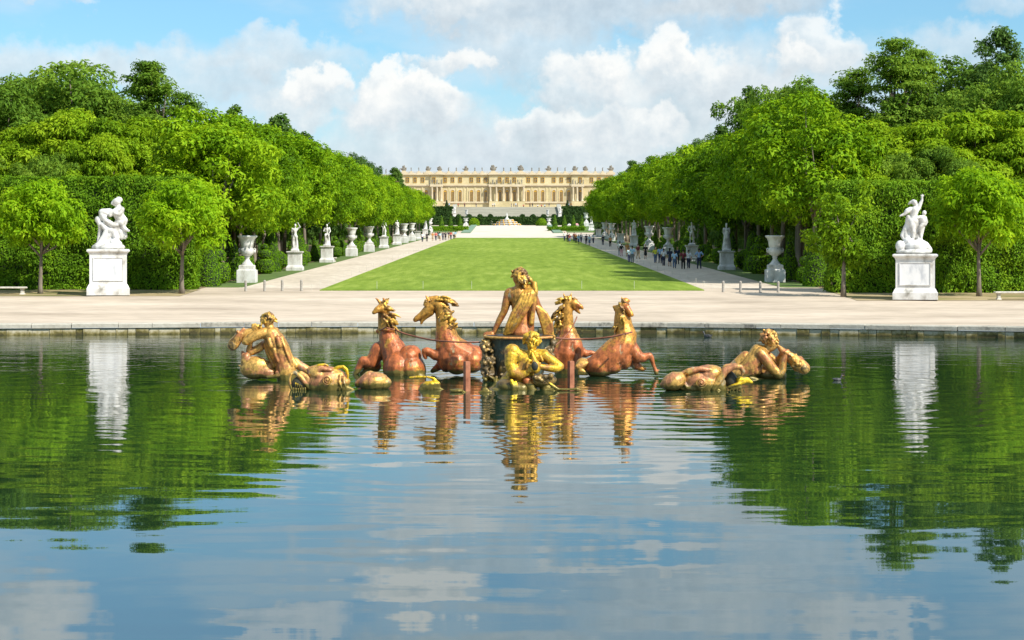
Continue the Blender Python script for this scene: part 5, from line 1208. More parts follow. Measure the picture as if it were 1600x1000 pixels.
    ped = MB().square((0, 0, 0), [(1.3, .5, 0), (1.3, .5, .5), (.7, .5, .9), (.55, .45, 1.6)]).mesh('statue_base', M['palace_trim'])
    for u in (642.5, 654.3, 701, 713, 742, 753.3, 787, 798, 831, 842.3, 871.2, 883, 930, 941.6): stat(u, z_bal+.25, 1.0, -.3); part('statue_base', ped, root, (X(u), -.35, z_bal-1.3))
    tm = []
    for q in range(3):
        r2 = random.Random(q+40); mb = MB(); mb.ball((0, 0, 1.0), (1.9, .8, 1.1)); mb.ball((0, 0, 2.2), (1.0, .7, 1.2))
        for i in range(9):
            a = r2.uniform(.15, PI-.15); Ln = r2.uniform(1.4, 2.9); mb.capsule((r2.uniform(-.8, .8), r2.uniform(-.4, .2), .9), .22, (Ln*math.cos(a)*.85, r2.uniform(-.5, .3), .8+Ln*math.sin(a)*.95), r2.uniform(.25, .5), 7)
        tm.append(mb.sculpt('trophy', M['palace_dark'], .16, 1))
    for i, (u, s) in enumerate(((631, 1.1), (669, 1.0), (687, 1.0), (728, 1.0), (770.6, 1.25), (813.8, 1.25), (857.2, 1.05), (898.3, 1.05), (914.8, 1.05), (954.5, 1.1))):
        o = part('trophy', tm[i % 3], root, (X(u), -.2, z_bal+.5)); s *= .8; o.scale = (s, s, s); o2 = part('trophy_base', ped, root, (X(u), -.35, z_bal-1.2)); o2.scale = (1.9, 1.1, 1.1)
    # recessed left wing
    a, b = X(560), XL+1; yy = 46
    part('wing', MB().box(((a+b)/2, yy+15, (z_cor0)/2+.8), (b-a, 30, z_cor0+1.6)).mesh('wing', M['palace']), root)
    part('wing_cornice', MB().box(((a+b)/2, yy-.3, z_cor0+1.9), (b-a, 1.2, .6)).mesh('wing_cornice', M['palace_trim']), root)
    for u in (595, 606, 617): stat(u, z_cor0+3, 1.1, yy)
    for u in (590, 602, 613, 624): o = part('window', fm, root, (X(u), yy-.06, Z(280.5))); part('pane', pane, o)
palace()
# ------------------------------------------------------------ the gilded fountain figures (traced, then given real depth)
def fig(name, label, cat, crop, Y0, uv, group=None):
    t = thing(name, label, cat, (px(uv, Y0), Y0, 0), group); return t
def sub(t, pname, crop, Y0, items, m, voxel=.03, smooth=2, extra=None, factor=.5):
    mb = MB(); tr(mb, crop, Y0, items)
    if extra: extra(mb)
    rebase(mb, t.location); return part(pname, mb.sculpt(pname, M[m], voxel, smooth, factor), t)
def finger_set(pts, r): return [[(*p, r), (*q, r*.75)] for p, q in pts]
GH = 'four rearing horses of the fountain'
# --- horse 1: outermost left, seen from behind, head turned away
C = (340, 450, .225); Y0 = 64.5
t = fig('bronze_horse', 'outer left gilded horse seen from behind, head turned away left', 'horse sculpture', C, Y0, 620, GH)
sub(t, 'body', C, Y0, [
 ('b', 1255, 560, 40, 110, 150, 130, 0), ('b', 1345, 570, 30, 105, 140, 120, 10), [(1255, 520, 60, 105), (1215, 420, 90, 90), (1190, 350, 100, 72), (1170, 280, 105, 58), (1160, 200, 105, 48), (1150, 150, 90, 40)],
 ('b', 1330, 480, 40, 95, 110, 80, 40), [(1400, 620, -50, 40), (1450, 640, -50, 22)], [(1110, 300, 100, 14), (1180, 292, 36, 14), (1225, 290, 60, 14)],
 [(1120, 430, 110, 60), (1070, 520, 100, 48), (1010, 510, 90, 38), (985, 545, 90, 26), (955, 600, 90, 20)], [(1090, 540, 130, 50), (1010, 600, 130, 28)],
 [(1155, 160, 90, 40), (1140, 140, 70, 36), (1110, 150, 50, 24), (1085, 170, 40, 15)],
 [(1135, 110, 95, 15), (1112, 82, 95, 9), (1098, 72, 95, 5)], [(1150, 110, 90, 16), (1158, 85, 90, 12), (1150, 72, 90, 7)]], 'horse')
def mane(C, Y0, pts, seed, n=3):
    r = random.Random(seed); out = []
    for (x, y, d, q, dx, dy) in pts:
        for _ in range(n+3):
            ox, oy = r.uniform(-.5, .5)*q, r.uniform(-.6, .6)*q; a, b = dx*r.uniform(.6, 1.2), dy*r.uniform(.6, 1.2)
            out.append([(x+ox, y+oy, d+r.uniform(-q, q)*.6, q*.30), (x+ox+a*.65, y+oy+b*.4, d+r.uniform(-q, q)*.6, q*.26), (x+ox+a*1.3, y+oy+b*1.3, d+r.uniform(-q, q)*.5, q*.09)])
    return out
sub(t, 'mane', C, Y0, mane(C, Y0, [(1160, 110, 60, 34, 20, 10), (1180, 150, 60, 36, 40, 10), (1190, 190, 60, 38, 50, 20), (1200, 225, 60, 36, 45, 35), (1205, 260, 60, 30, 40, 35), (1150, 95, 80, 26, 25, -25), (1170, 200, 40, 34, 30, 50)], 1), 'hair_gilt', .022, 1)
# --- horse 2: full profile head to the left
C = (640, 440, .18); Y0 = 64.5
t = fig('bronze_horse', 'second gilded horse from left with head in profile facing left', 'horse sculpture', C, Y0, 700, GH)
sub(t, 'body', C, Y0, [
 [(180, 200, 0, 40), (235, 180, 0, 50), (285, 230, 0, 66), (300, 320, 0, 74), (310, 400, 0, 84), (325, 500, 0, 104), (370, 600, 10, 135), (470, 660, 20, 140), (560, 660, 30, 110)],
 ('b', 320, 640, 0, 90, 120, 150, 0), ('b', 410, 700, -30, 110, 120, 110, 0), ('b', 540, 690, 0, 110, 130, 105, 0), ('b', 285, 560, -10, 60, 80, 80, 0), 
 ('b', 178, 232, 0, 46, 34, 54, 20), [(190, 215, 0, 46), (155, 250, 0, 44), (108, 290, 0, 33), (68, 318, 0, 28), (50, 332, 0, 22)], [(175, 265, 0, 40), (138, 305, 0, 24), (108, 338, 0, 16), (102, 362, 0, 13)], [(48, 318, -20, 8)], [(150, 262, -34, 10), (110, 300, -30, 9)], [(180, 150, 0, 24), (235, 140, 0, 22)],
 ('b', 52, 310, -14, 14, 9, 12, 0), ('b', 148, 212, -30, 16, 12, 13, 0), [(165, 175, -28, 12), (130, 205, -30, 9)],
 [(160, 160, -12, 15), (148, 135, -14, 10), (140, 120, -14, 5)], [(175, 160, 18, 15), (172, 138, 18, 9), (172, 125, 18, 5)],
 [(290, 640, -30, 60), (225, 640, -40, 46), (150, 600, -45, 32), (130, 602, -45, 28), (128, 640, -45, 20), (140, 665, -45, 15)],
 [(300, 700, 60, 60), (250, 740, 80, 36), (200, 775, 90, 22)]], 'horse')
sub(t, 'mane', C, Y0, mane(C, Y0, [(150, 170, -20, 24, -20, 25), (185, 165, -30, 22, -30, 40), (240, 150, -40, 32, 60, 10), (290, 150, -40, 36, 60, 15), (340, 175, -40, 38, 50, 20), (375, 185, -30, 34, 35, 10), (330, 240, -60, 40, -50, 45), (360, 280, -60, 42, -50, 50), (380, 330, -60, 42, -40, 60), (395, 380, -50, 36, -50, 60), (330, 290, -66, 34, -50, 35), (350, 400, -60, 34, -25, 60), (300, 210, -60, 26, 30, 60)], 2, 4), 'hair_gilt', .022, 1)
# --- horse 3: behind the chariot, neck up and head turned right
C = (860, 440, .17); Y0 = 65.5
t = fig('bronze_horse', 'third gilded horse from left, neck upright and head turned right', 'horse sculpture', C, Y0, 886, GH)
sub(t, 'body', C, Y0, [
 [(165, 170, 0, 42), (155, 230, 0, 50), (152, 310, 0, 56), (155, 400, 0, 62), (160, 480, 0, 88), (165, 560, 0, 120), (150, 660, 0, 145), (140, 750, 0, 130)], ('b', 215, 600, -20, 85, 110, 110, 0), ('b', 80, 690, -20, 100, 110, 110, 0),
 ('b', 215, 200, -10, 44, 40, 46, 0), [(215, 190, -10, 36), (255, 218, -15, 29), (280, 232, -18, 22), (292, 244, -18, 16)], [(230, 240, -10, 28), (252, 272, -15, 17), (272, 292, -15, 10)],
 [(182, 150, -10, 14), (190, 125, -10, 11), (193, 100, -10, 4)], [(135, 150, 0, 14), (124, 122, 0, 10), (120, 104, 0, 4)], ('b', 245, 205, -34, 13, 10, 11, 0),
 [(270, 640, 20, 56), (320, 665, 20, 36), (370, 655, 20, 26), (400, 660, 20, 20)], [(150, 800, 0, 120), (150, 850, 0, 110)]], 'horse')
sub(t, 'mane', C, Y0, mane(C, Y0, [(160, 150, -30, 32, -30, 0), (110, 170, -10, 34, -35, 15), (85, 200, -10, 30, -30, 10), (210, 160, -20, 26, 25, 10), (90, 260, -10, 34, -40, 35), (60, 290, -10, 32, -40, 35), (80, 350, -10, 36, -45, 50), (100, 400, -20, 36, -35, 60), (40, 330, -5, 26, -30, 40), (120, 230, -30, 30, -40, 30), (110, 310, -30, 34, -45, 35)], 3, 4), 'hair_gilt', .022, 1)
# --- horse 4: outer right
Y0 = 64.0
t = fig('bronze_horse', 'outer right gilded horse leaping right with a raised foreleg', 'horse sculpture', C, Y0, 960, GH)
sub(t, 'body', C, Y0, [
 [(655, 262, 20, 62), (663, 330, 20, 78), (668, 410, 20, 90), (690, 500, 10, 106), (670, 580, 0, 125), (600, 660, -10, 140), (500, 740, -20, 130), (430, 780, -20, 112)],
 ('b', 450, 780, -60, 115, 90, 95, -10), ('b', 390, 780, 20, 100, 100, 90, 0), ('b', 560, 760, -20, 110, 110, 95, 0), ('b', 680, 700, 0, 80, 110, 110, 0), ('b', 725, 600, 0, 70, 90, 100, 0), [(600, 590, -110, 12), (630, 660, -128, 14), (640, 730, -120, 12)], [(560, 620, -118, 11), (590, 690, -130, 13), (600, 750, -122, 12)],
 [(740, 600, -20, 66), (800, 690, -30, 60), (850, 700, -30, 44), (910, 680, -30, 30), (928, 700, -30, 25), (945, 760, -30, 18), (965, 810, -30, 17)], [(965, 815, -30, 20), (975, 840, -30, 22)], [(960, 825, -30, 8), (1000, 810, -35, 6)],
 [(740, 700, 30, 60), (790, 770, 30, 46), (850, 805, 20, 22), (875, 800, 20, 12)],
 [(600, 240, 30, 34), (585, 232, 30, 16)], [(680, 250, 0, 50), (680, 200, 0, 40), (690, 180, 0, 34)], [(700, 240, -30, 34), (740, 300, -50, 26), (755, 310, -50, 14)],
 [(662, 170, -5, 13), (655, 145, -5, 8), (655, 138, -5, 5)], [(700, 180, -5, 14), (728, 172, -5, 9), (735, 185, -5, 5)]], 'horse_low')
sub(t, 'mane', C, Y0, mane(C, Y0, [(665, 170, -20, 30, 20, 20), (690, 190, -20, 28, 20, 25), (655, 240, -44, 30, 15, 40), (660, 290, -70, 28, 15, 50), (665, 350, -84, 26, 10, 60), (650, 320, -80, 24, 0, 60), (640, 200, -20, 24, -5, 40), (600, 420, -40, 28, -20, 40)], 4, 4), 'hair_gilt', .022, 1)
sub(t, 'tail', C, Y0, [('b', 300, 760, 0, 70, 80, 60, 0)]+[[(350-i*12, 740+abs(i-4)*2, -60, 18), (280-i*6, 780, -75, 18), (255+i*14, 850, -70, 14)] for i in range(7)], 'triton', .03, 1)

# --- the god in his chariot
C = (730, 410, .21); Y0 = 62.0
t = fig('bronze_god', 'gilded god seated with his back turned, draped cloak over one shoulder', 'statue', C, Y0, 814)
sub(t, 'body', C, Y0, [
 ('b', 385, 115, 0, 48, 50, 54, 10), [(385, 150, 0, 32), (392, 190, 0, 36)], [(318, 225, 0, 38), (390, 220, 0, 52), (465, 215, 0, 42)], ('b', 350, 250, -14, 52, 40, 55, 0), ('b', 430, 250, -14, 52, 40, 55, 0),
 [(390, 240, 0, 74), (400, 320, 0, 72), (405, 400, 0, 66), (405, 460, 0, 74), (405, 520, 0, 92)], [(460, 470, -20, 40), (450, 530, -10, 50)],
 [(310, 232, 0, 37), (290, 310, 0, 33), (275, 365, 0, 27), (240, 430, 0, 25), (212, 490, 0, 19), (200, 520, 0, 17)], ('b', 178, 528, 0, 30, 24, 16, 15),
 [(160, 525, -6, 9), (138, 540, -8, 8), (130, 556, -8, 6)], [(165, 535, -14, 9), (148, 552, -16, 8), (143, 568, -16, 6)], [(175, 540, -18, 9), (163, 560, -20, 8), (160, 572, -20, 6)], [(150, 520, 4, 8), (128, 530, 6, 7), (120, 545, 6, 5)], [(190, 535, -18, 8), (200, 552, -20, 6)],
 [(480, 230, 30, 36), (520, 320, 60, 30), (560, 380, 70, 22)]], 'apollo', .022, 2)
fo = []; r_ = random.Random(5)
for i in range(8):      # folds falling from the shoulder across the back to the hip
    q = i/7; fo.append([(500-q*42, 168+q*6, -14, 17), (488-q*78, 235+q*8, -62-9*(i % 2), 17), (470-q*86, 300+q*10, -74-10*(i % 2), 17), (430-q*90, 370+q*8, -78-8*(i % 2), 17), (380-q*80, 450+q*22, -72-8*(i % 2), 16), (330-q*50, 520+q*12, -60, 15)])
fo.append([(500, 160, -40, 20), (508, 215, -50, 20), (500, 290, -60, 18), (485, 380, -60, 20), (478, 450, -60, 22)])
sub(t, 'cloak', C, Y0, fo+[[(455, 200, -20, 32), (420, 330, -30, 34), (350, 470, -25, 30)]], 'drape', .02, 1)
fo = []
for i in range(6):
    q = i/5; fo.append([(512+q*12, 330-q*4, -10+10*q, 14), (540+q*45, 400-q*20, -10, 15), (565+q*58, 480-q*30, -8, 15), (585+q*52, 560+q*10, -5, 14)])
sub(t, 'cloak_end', C, Y0, fo+[[(525, 340, 12, 16), (570, 420, 14, 34), (600, 520, 14, 36)]], 'drape', .02, 1)
def hair(t, C, Y0, cx, cy, d, R0, n, r, seed, m='hair_gilt'):
    mb = MB(); x0, y0, s = C; k = Y0/F*s; Y = Y0+d*k
    mb.ball((px(x0+cx*s, Y), Y, pz(y0+cy*s, Y)), (R0*.92*k, R0*.92*k, R0*.92*k)); curls(mb, C, Y0, cx, cy, d, R0, n, r, seed)
    rebase(mb, t.location); part('hair', mb.sculpt('hair', M[m], .017, 1), t)
hair(t, C, Y0, 392, 100, -6, 50, 60, 14, 3); 
mb = MB(); curls(mb, C, Y0, 425, 140, -30, 40, 26, 13, 6); tr(mb, C, Y0, [[(440, 110, -20, 22), (470, 130, -30, 18), (480, 145, -30, 12)], [(430, 150, -40, 20), (425, 185, -50, 14)]]); rebase(mb, t.location); part('hair_lock', mb.sculpt('hair_lock', M['hair_gilt'], .017, 1), t)
# chariot: shell-shaped tub with rim, rocky swag on its left
Y0 = 61.5; t = fig('bronze_chariot', 'dark shell shaped bronze chariot under the seated god', 'chariot', C, Y0, 808)
k = Y0/F*.21; mb = MB(); n = 48; cx0 = px(730+388*.21, Y0)-t.location.x; zr = pz(410+556*.21, Y0)
V = []; RG = [(256, 0, 12), (262, 0, 2), (258, 0, -10), (244, 0, -16), (236, 0, -60), (222, 0, -150), (185, 0, -240), (160, 0, -330), (175, 0, -400)]
for (r, _, dz) in RG:
    for i in range(n):
        a = 2*PI*i/n; fl = 1+(.018*math.cos(a*16) if dz < -20 else 0); tilt = 8*math.sin(a)
        V.append((cx0+r*k*fl*math.cos(a), r*k*.62*fl*math.sin(a), zr+(dz+tilt)*k))
Fc = [(j*n+i, j*n+(i+1) % n, (j+1)*n+(i+1) % n, (j+1)*n+i) for j in range(len(RG)-1) for i in range(n)]
mb.add(V, Fc+[tuple(range(n-1, -1, -1))])
part('tub', mb.mesh('tub', M['shell'], True), t)
mb = MB(); mb.tube([(cx0+259*k*math.cos(2*PI*i/n), 259*k*.62*math.sin(2*PI*i/n), zr+(6+8*math.sin(2*PI*i/n))*k, 10*k) for i in range(n+1)], 8, caps=False)
part('rim', mb.mesh('rim', M['triton'], True), t)
def lumps(C, pts, seed, n, r):
    rn = random.Random(seed); out = []
    for (x, y, d, w, h) in pts:
        for _ in range(n):
            q = r*rn.uniform(.5, 1.3); out.append(('b', x+rn.uniform(-w, w), y+rn.uniform(-h, h), d+rn.uniform(-w, w), q, q, q*rn.uniform(.6, 1.1), rn.uniform(-40, 40)))
    return out
sub(t, 'swag', C, Y0, lumps(C, [(140, 610, -60, 36, 40), (160, 700, -70, 44, 55), (150, 800, -70, 48, 60), (190, 880, -60, 70, 45), (300, 800, -90, 50, 80)], 8, 60, 15)+[[(140, 600, -20, 40), (165, 700, -20, 55), (165, 800, -20, 60), (190, 900, -10, 70)], [(300, 700, -60, 60), (300, 900, -60, 80)]], 'rock', .03, 1)
sub(t, 'scroll', C, Y0, lumps(C, [(620, 650, -60, 20, 30), (640, 600, -40, 14, 20)], 9, 12, 18)+[[(640, 570, -10, 20), (620, 640, -40, 26), (600, 700, -50, 30)], [(560, 620, -60, 20), (590, 660, -70, 18), (640, 690, -70, 14)]], 'rock', .03, 1)
# --- central triton, facing us, blowing a conch
Y0 = 57.8; t = fig('bronze_triton', 'yellow gilded triton facing forward and blowing a shell, front of the chariot', 'statue', C, Y0, 822, 'tritons blowing conch shells')
sub(t, 'body', C, Y0, [
 ('b', 482, 610, -20, 40, 40, 50, 0), [(482, 640, -20, 30), (470, 690, 0, 34)], [(480, 612, -52, 9), (480, 630, -60, 9)], [(462, 600, -50, 6), (448, 600, -46, 5)], [(500, 600, -50, 6), (516, 600, -46, 5)], [(480, 655, -46, 14), (482, 675, -40, 10)],
 [(345, 680, 10, 58), (420, 720, 10, 70), (520, 700, 10, 60), (570, 690, 0, 46)], ('b', 335, 665, 0, 62, 56, 60, 0), [(440, 740, 20, 85), (400, 830, 30, 100), (330, 900, 40, 90), (450, 900, 30, 80)],
 [(330, 690, -10, 54), (325, 760, -30, 46), (345, 820, -45, 44), (400, 838, -60, 38), (450, 820, -72, 26), (468, 800, -78, 22)], ('b', 472, 800, -82, 24, 22, 20, 0),
 [(575, 695, -10, 44), (640, 740, -30, 38), (690, 775, -45, 32), (660, 790, -55, 32), (590, 785, -70, 26), (545, 775, -80, 20)], ('b', 530, 770, -84, 24, 22, 20, 0)]
 + [[(450+i*3, 808-i*17, -92, 9), (470+i*2, 812-i*17, -104, 9), (486+i, 808-i*15, -104, 7)] for i in range(4)] + [[(536+i*2, 802-i*17, -92, 9), (518, 806-i*17, -104, 9), (506, 800-i*15, -104, 7)] for i in range(4)], 'triton_yellow', .02, 2)
hair(t, C, Y0, 480, 580, -8, 56, 90, 15, 12, 'triton_yellow')
sub(t, 'conch', C, Y0, [[(484, 672, -62, 10), (490, 700, -72, 14), (500, 730, -80, 22), (510, 760, -86, 34), (505, 790, -90, 40)], [(460, 730, -84, 14), (445, 780, -90, 12)], [(545, 700, -84, 12), (560, 730, -88, 10)]], 'triton_yellow', .02, 1)
sub(t, 'conch_mouth', C, Y0, [('b', 503, 772, -122, 26, 16, 36, 8)], 'dark', .02, 1)  # dark solid, paints the shade in the shell's opening
sub(t, 'beard', C, Y0, [[(470, 665, -50, 12), (468, 690, -56, 8)], [(496, 665, -50, 12), (500, 690, -56, 8)]], 'triton_yellow', .02, 0)
sub(t, 'scaly_lap', C, Y0, [('b', 330, 930, -30, 120, 90, 62, -12), ('b', 400, 940, -50, 60, 60, 48, 10), ('b', 230, 960, -30, 60, 60, 36, 0), ('b', 560, 880, -10, 110, 80, 50, 5), ('b', 600, 950, -20, 60, 60, 46, 0)]+lumps(C, [(560, 870, -40, 70, 30)], 14, 16, 20), 'rock', .03, 2)
sub(t, 'leg', C, Y0, [[(445, 880, -60, 36), (480, 950, -50, 40), (500, 1000, -50, 40)]], 'horse_low', .03, 1)
sub(t, 'fin', C, Y0, [[(330, 880, -120, 14), (345, 930, -125, 20), (335, 985, -125, 8)], [(360, 890, -115, 10), (370, 930, -120, 16), (350, 975, -122, 6)]], 'fin', .02, 1)
# fins and leaf shaped ends lying on the water
for (nm, lab, C2, Yf, uv, items) in (
 ('bronze_fin', 'yellow gilded fin with a long tip floating right of the central triton', (600, 410, .225), 57.0, 880, [[(1150, 840, 0, 10), (1175, 862, 0, 15), (1210, 882, 0, 10), (1290, 882, 0, 7), (1340, 880, 0, 11), (1370, 886, 0, 4)], [(1120, 890, 0, 16), (1170, 880, 0, 12)], [(1200, 888, 0, 6), (1160, 905, -10, 5)]]),
 ('bronze_fin', 'yellow leaf shaped fin floating at the foot of the left rusty post', (600, 410, .225), 56.4, 715, [('b', 505, 892, 0, 48, 30, 16, 5), [(460, 886, 0, 8), (520, 890, 0, 12), (580, 910, 0, 8), (640, 910, 0, 5)], [(640, 912, 0, 6), (690, 895, 0, 12), (720, 885, 0, 9)], [(660, 905, 0, 10), (740, 900, 0, 12)], [(690, 880, 0, 8), (710, 872, 0, 6)]]),
 ('bronze_fish_tail', 'gilded fish tail breaking the surface below the second horse', (600, 410, .225), 57.6, 678, [('b', 315, 862, 20, 72, 50, 42, 12), [(250, 885, 0, 14), (330, 850, 0, 30), (370, 845, 0, 22), (380, 868, 0, 14)], [(300, 795, 10, 8), (345, 805, 10, 9), (372, 830, 10, 8), (375, 855, 5, 7)], [(350, 870, 0, 22), (400, 885, 0, 12), (445, 902, 0, 6)], [(250, 880, 0, 8), (300, 890, -15, 8), (240, 900, -15, 6)], [(180, 800, 10, 8), (240, 795, 10, 10), (300, 795, 10, 8)]]),
 ('bronze_dolphin_hump', 'rounded gilded dolphin back between the left dolphin and outer left horse', (340, 450, .225), 57.9, 583, [('b', 1085, 655, 0, 108, 90, 72, 8), ('b', 1150, 665, 0, 60, 60, 48, 20), [(975, 668, 0, 26), (1050, 610, -20, 34)], [(1060, 585, 0, 12), (1130, 610, 0, 16), (1190, 660, 0, 12)]]),
 ('bronze_dolphin_hump', 'yellow gilded hump behind the right dolphin head', (940, 450, .225), 57.0, 1048, [('b', 500, 650, 0, 92, 80, 64, 22), [(420, 675, 0, 20), (500, 620, 0, 40), (550, 600, 0, 20)], [(560, 590, 40, 12), (600, 570, 40, 14), (640, 560, 40, 12)]])):
    t = fig(nm, lab, 'fountain sculpture', C2, Yf, uv); o = sub(t, 'fin' if 'fin' in nm else 'back', C2, Yf, items, 'fin' if 'fin' in nm or 'tail' in nm else 'dolphin', .022, 1)
# --- left triton
C = (350, 480, .14); Y0 = 62.0
t = fig('bronze_triton', 'gilded triton leaning left with arms round a shell trumpet', 'statue', C, Y0, 440, 'tritons blowing conch shells')
sub(t, 'body', C, Y0, [
 ('b', 497, 155, 0, 62, 60, 72, -15), [(500, 200, 0, 48), (515, 235, 0, 50)], [(455, 285, -20, 62), (520, 275, 10, 60), (570, 270, 30, 50)],
 [(525, 305, 0, 96), (572, 385, 10, 118), (608, 465, 15, 124), (645, 550, 15, 118), (675, 630, 10, 112), (695, 710, 0, 116), (700, 790, 0, 110)], [(640, 330, -60, 16), (672, 430, -92, 14), (712, 540, -90, 14), (750, 640, -70, 16)], [(500, 360, -84, 28), (520, 430, -96, 26)], [(600, 350, -92, 30), (620, 430, -104, 26)], [(560, 470, -100, 18), (575, 540, -98, 18), (600, 600, -90, 18)], [(620, 300, 0, 14), (690, 420, 0, 22), (750, 560, 0, 26), (800, 650, 0, 36)],
 [(480, 400, 20, 50), (500, 500, 30, 40), (570, 640, 20, 50)],
 [(450, 285, -30, 62), (370, 310, -50, 56), (300, 350, -60, 50), (250, 385, -65, 42), (235, 385, -60, 38), (255, 340, -50, 34), (300, 290, -30, 28), (330, 260, -20, 24)], ('b', 335, 245, -20, 30, 26, 26, 0),
 [(440, 420, 60, 48), (370, 470, 60, 50), (300, 500, 50, 42), (280, 480, 40, 38), (290, 430, 20, 30), (300, 380, 0, 26), (250, 350, 0, 22)]]
 + [[(320+i*14, 240-i*2, -36, 10), (312+i*15, 215-i*3, -40, 10), (318+i*15, 200-i*2, -36, 8)] for i in range(4)], 'triton', .02, 2)
hair(t, C, Y0, 492, 140, 0, 70, 90, 17, 21)
sub(t, 'beard', C, Y0, [[(440, 95, 0, 24), (432, 130, -10, 22), (420, 160, -15, 18)]]+lumps(C, [(390, 215, -10, 34, 18), (330, 215, -10, 20, 20)], 4, 12, 16), 'hair_gilt', .018, 1)
sub(t, 'conch', C, Y0, [[(380, 230, -10, 26), (300, 265, -10, 36), (240, 290, -10, 46), (180, 320, -10, 56), (145, 365, -10, 58), (112, 405, -10, 66), (98, 425, -10, 62)], [(160, 290, -10, 16), (125, 300, -10, 8)], [(200, 260, -10, 18), (220, 235, -10, 10)]]+lumps(C, [(180, 290, -20, 34, 20), (110, 420, -20, 22, 30)], 3, 10, 16), 'triton', .02, 1)
sub(t, 'conch_mouth', C, Y0, [('b', 92, 428, -60, 46, 20, 52, 25)], 'rock', .02, 1)
sub(t, 'fish_tail', C, Y0, [('b', 350, 675, 30, 178, 110, 132, 6), ('b', 470, 730, 10, 120, 80, 70, 0), ('b', 250, 560, 20, 50, 60, 60, 0), ('b', 240, 590, 20, 55, 60, 85, -15), [(205, 500, 10, 18), (215, 560, 0, 24), (250, 670, 0, 30), (320, 700, 0, 30)], [(165, 650, 0, 9), (220, 680, -10, 11), (320, 690, -20, 10)], ('b', 470, 670, 20, 90, 60, 55, 20),
 [(780, 600, 40, 50), (850, 660, 40, 52), (930, 700, 40, 48), (1000, 720, 40, 30)], [(890, 630, 30, 8), (960, 680, 30, 12)], [(640, 760, -60, 40), (560, 775, -60, 22), (480, 785, -60, 10)], [(600, 730, -60, 30), (680, 760, -60, 40), (730, 780, -60, 30)]], 'dolphin', .03, 2)
# --- dolphins: spiral eye, gaping mouth, teeth
def dolphin(label, C, Y0, uv, body, lips, mouth_shade, teeth, eye, fins, lowr):
    t = fig('bronze_dolphin', label, 'fountain sculpture', C, Y0, uv, 'gaping dolphins of the fountain')
    sub(t, 'body', C, Y0, body, 'dolphin', .025, 2); sub(t, 'lips', C, Y0, lips, 'dolphin', .022, 1); sub(t, 'mouth', C, Y0, mouth_shade, 'dark', .03, 1)  # mouth is a dark solid, painting the shade within the gape
    mb = MB(); tr(mb, C, Y0, teeth); rebase(mb, t.location); part('teeth', mb.mesh('teeth', M['fin'], True), t)
    x, y, d, r = eye; pts = []
    for i in range(48):
        a = i/47*4.4*PI; q = r*(1-i/54); pts.append((x+q*math.cos(a), y+q*math.sin(a), d-8-i*.4, r*.12))
    mb = MB(); tr(mb, C, Y0, [pts, [(x, y, d-26, r*.2)]]); rebase(mb, t.location); part('spiral_eye', mb.mesh('spiral_eye', M['dolphin'], True), t)
    mb = MB(); tr(mb, C, Y0, [('b', x, y, d+r*.2, r*.98, r*.3, r*.98, 0)]); rebase(mb, t.location); part('eye_socket', mb.mesh('eye_socket', M['dolphin'], True), t)
    fa, fb = (fins[:1]+fins[2:], fins[1:2]) if 'left' in label[:60] and 'right' not in label else (fins[:1], fins[1:]); sub(t, 'crest', C, Y0, fa, 'fin', .022, 1); sub(t, 'fin', C, Y0, fb, 'fin', .022, 1)
C = (350, 480, .14)
dolphin('gilded dolphin head with spiral eye gaping left, left of the horses', C, 57.3, 515,
 [('b', 1140, 845, 60, 255, 160, 185, 8), [(1010, 720, -40, 22), (1100, 690, -50, 24), (1190, 700, -46, 20)], [(1300, 760, -50, 14), (1290, 830, -74, 14), (1310, 900, -80, 14)], [(1340, 780, -36, 12), (1340, 840, -56, 12), (1360, 900, -60, 12)], ('b', 1060, 760, 40, 130, 120, 90, -20), ('b', 1250, 860, 60, 170, 130, 80, 15), [(1000, 860, 20, 70), (1100, 900, 10, 60), (1350, 900, 30, 50), (1440, 925, 30, 22)], [(960, 700, 60, 40), (1070, 680, 50, 50), (1150, 700, 50, 50)]],
 [[(750, 745, 0, 18), (795, 728, 0, 22), (860, 780, -10, 30), (915, 850, -15, 32), (960, 905, -15, 28), (1040, 935, -10, 18)], [(860, 740, 10, 30), (940, 800, 0, 40), (960, 880, -5, 40)], [(748, 745, -10, 16), (732, 800, -5, 15), (738, 870, -5, 15), (760, 930, -5, 16)]],
 [('b', 835, 865, 20, 88, 50, 104, -28)],
 [[(775+i*26, 912-abs(i-2)*3, -40, 11), (777+i*26, 935, -44, 7), (778+i*26, 958, -46, 3)] for i in range(6)]+[[(800+i*22, 850+i*10, -34, 9), (796+i*22, 885+i*8, -38, 3)] for i in range(4)],
 (1150, 812, -124, 56), [[(1000, 700, 40, 16), (1060, 650, 30, 20), (1130, 640, 30, 16), (1160, 655, 30, 10)], [(1210, 700, 20, 18), (1270, 670, 20, 20), (1330, 662, 20, 18), (1370, 700, 20, 18), (1385, 760, 20, 14), (1380, 800, 20, 10)], [(1050, 660, 35, 9), (1062, 640, 35, 4)], [(1090, 655, 35, 9), (1105, 632, 35, 4)]], 0)
C = (940, 450, .225)
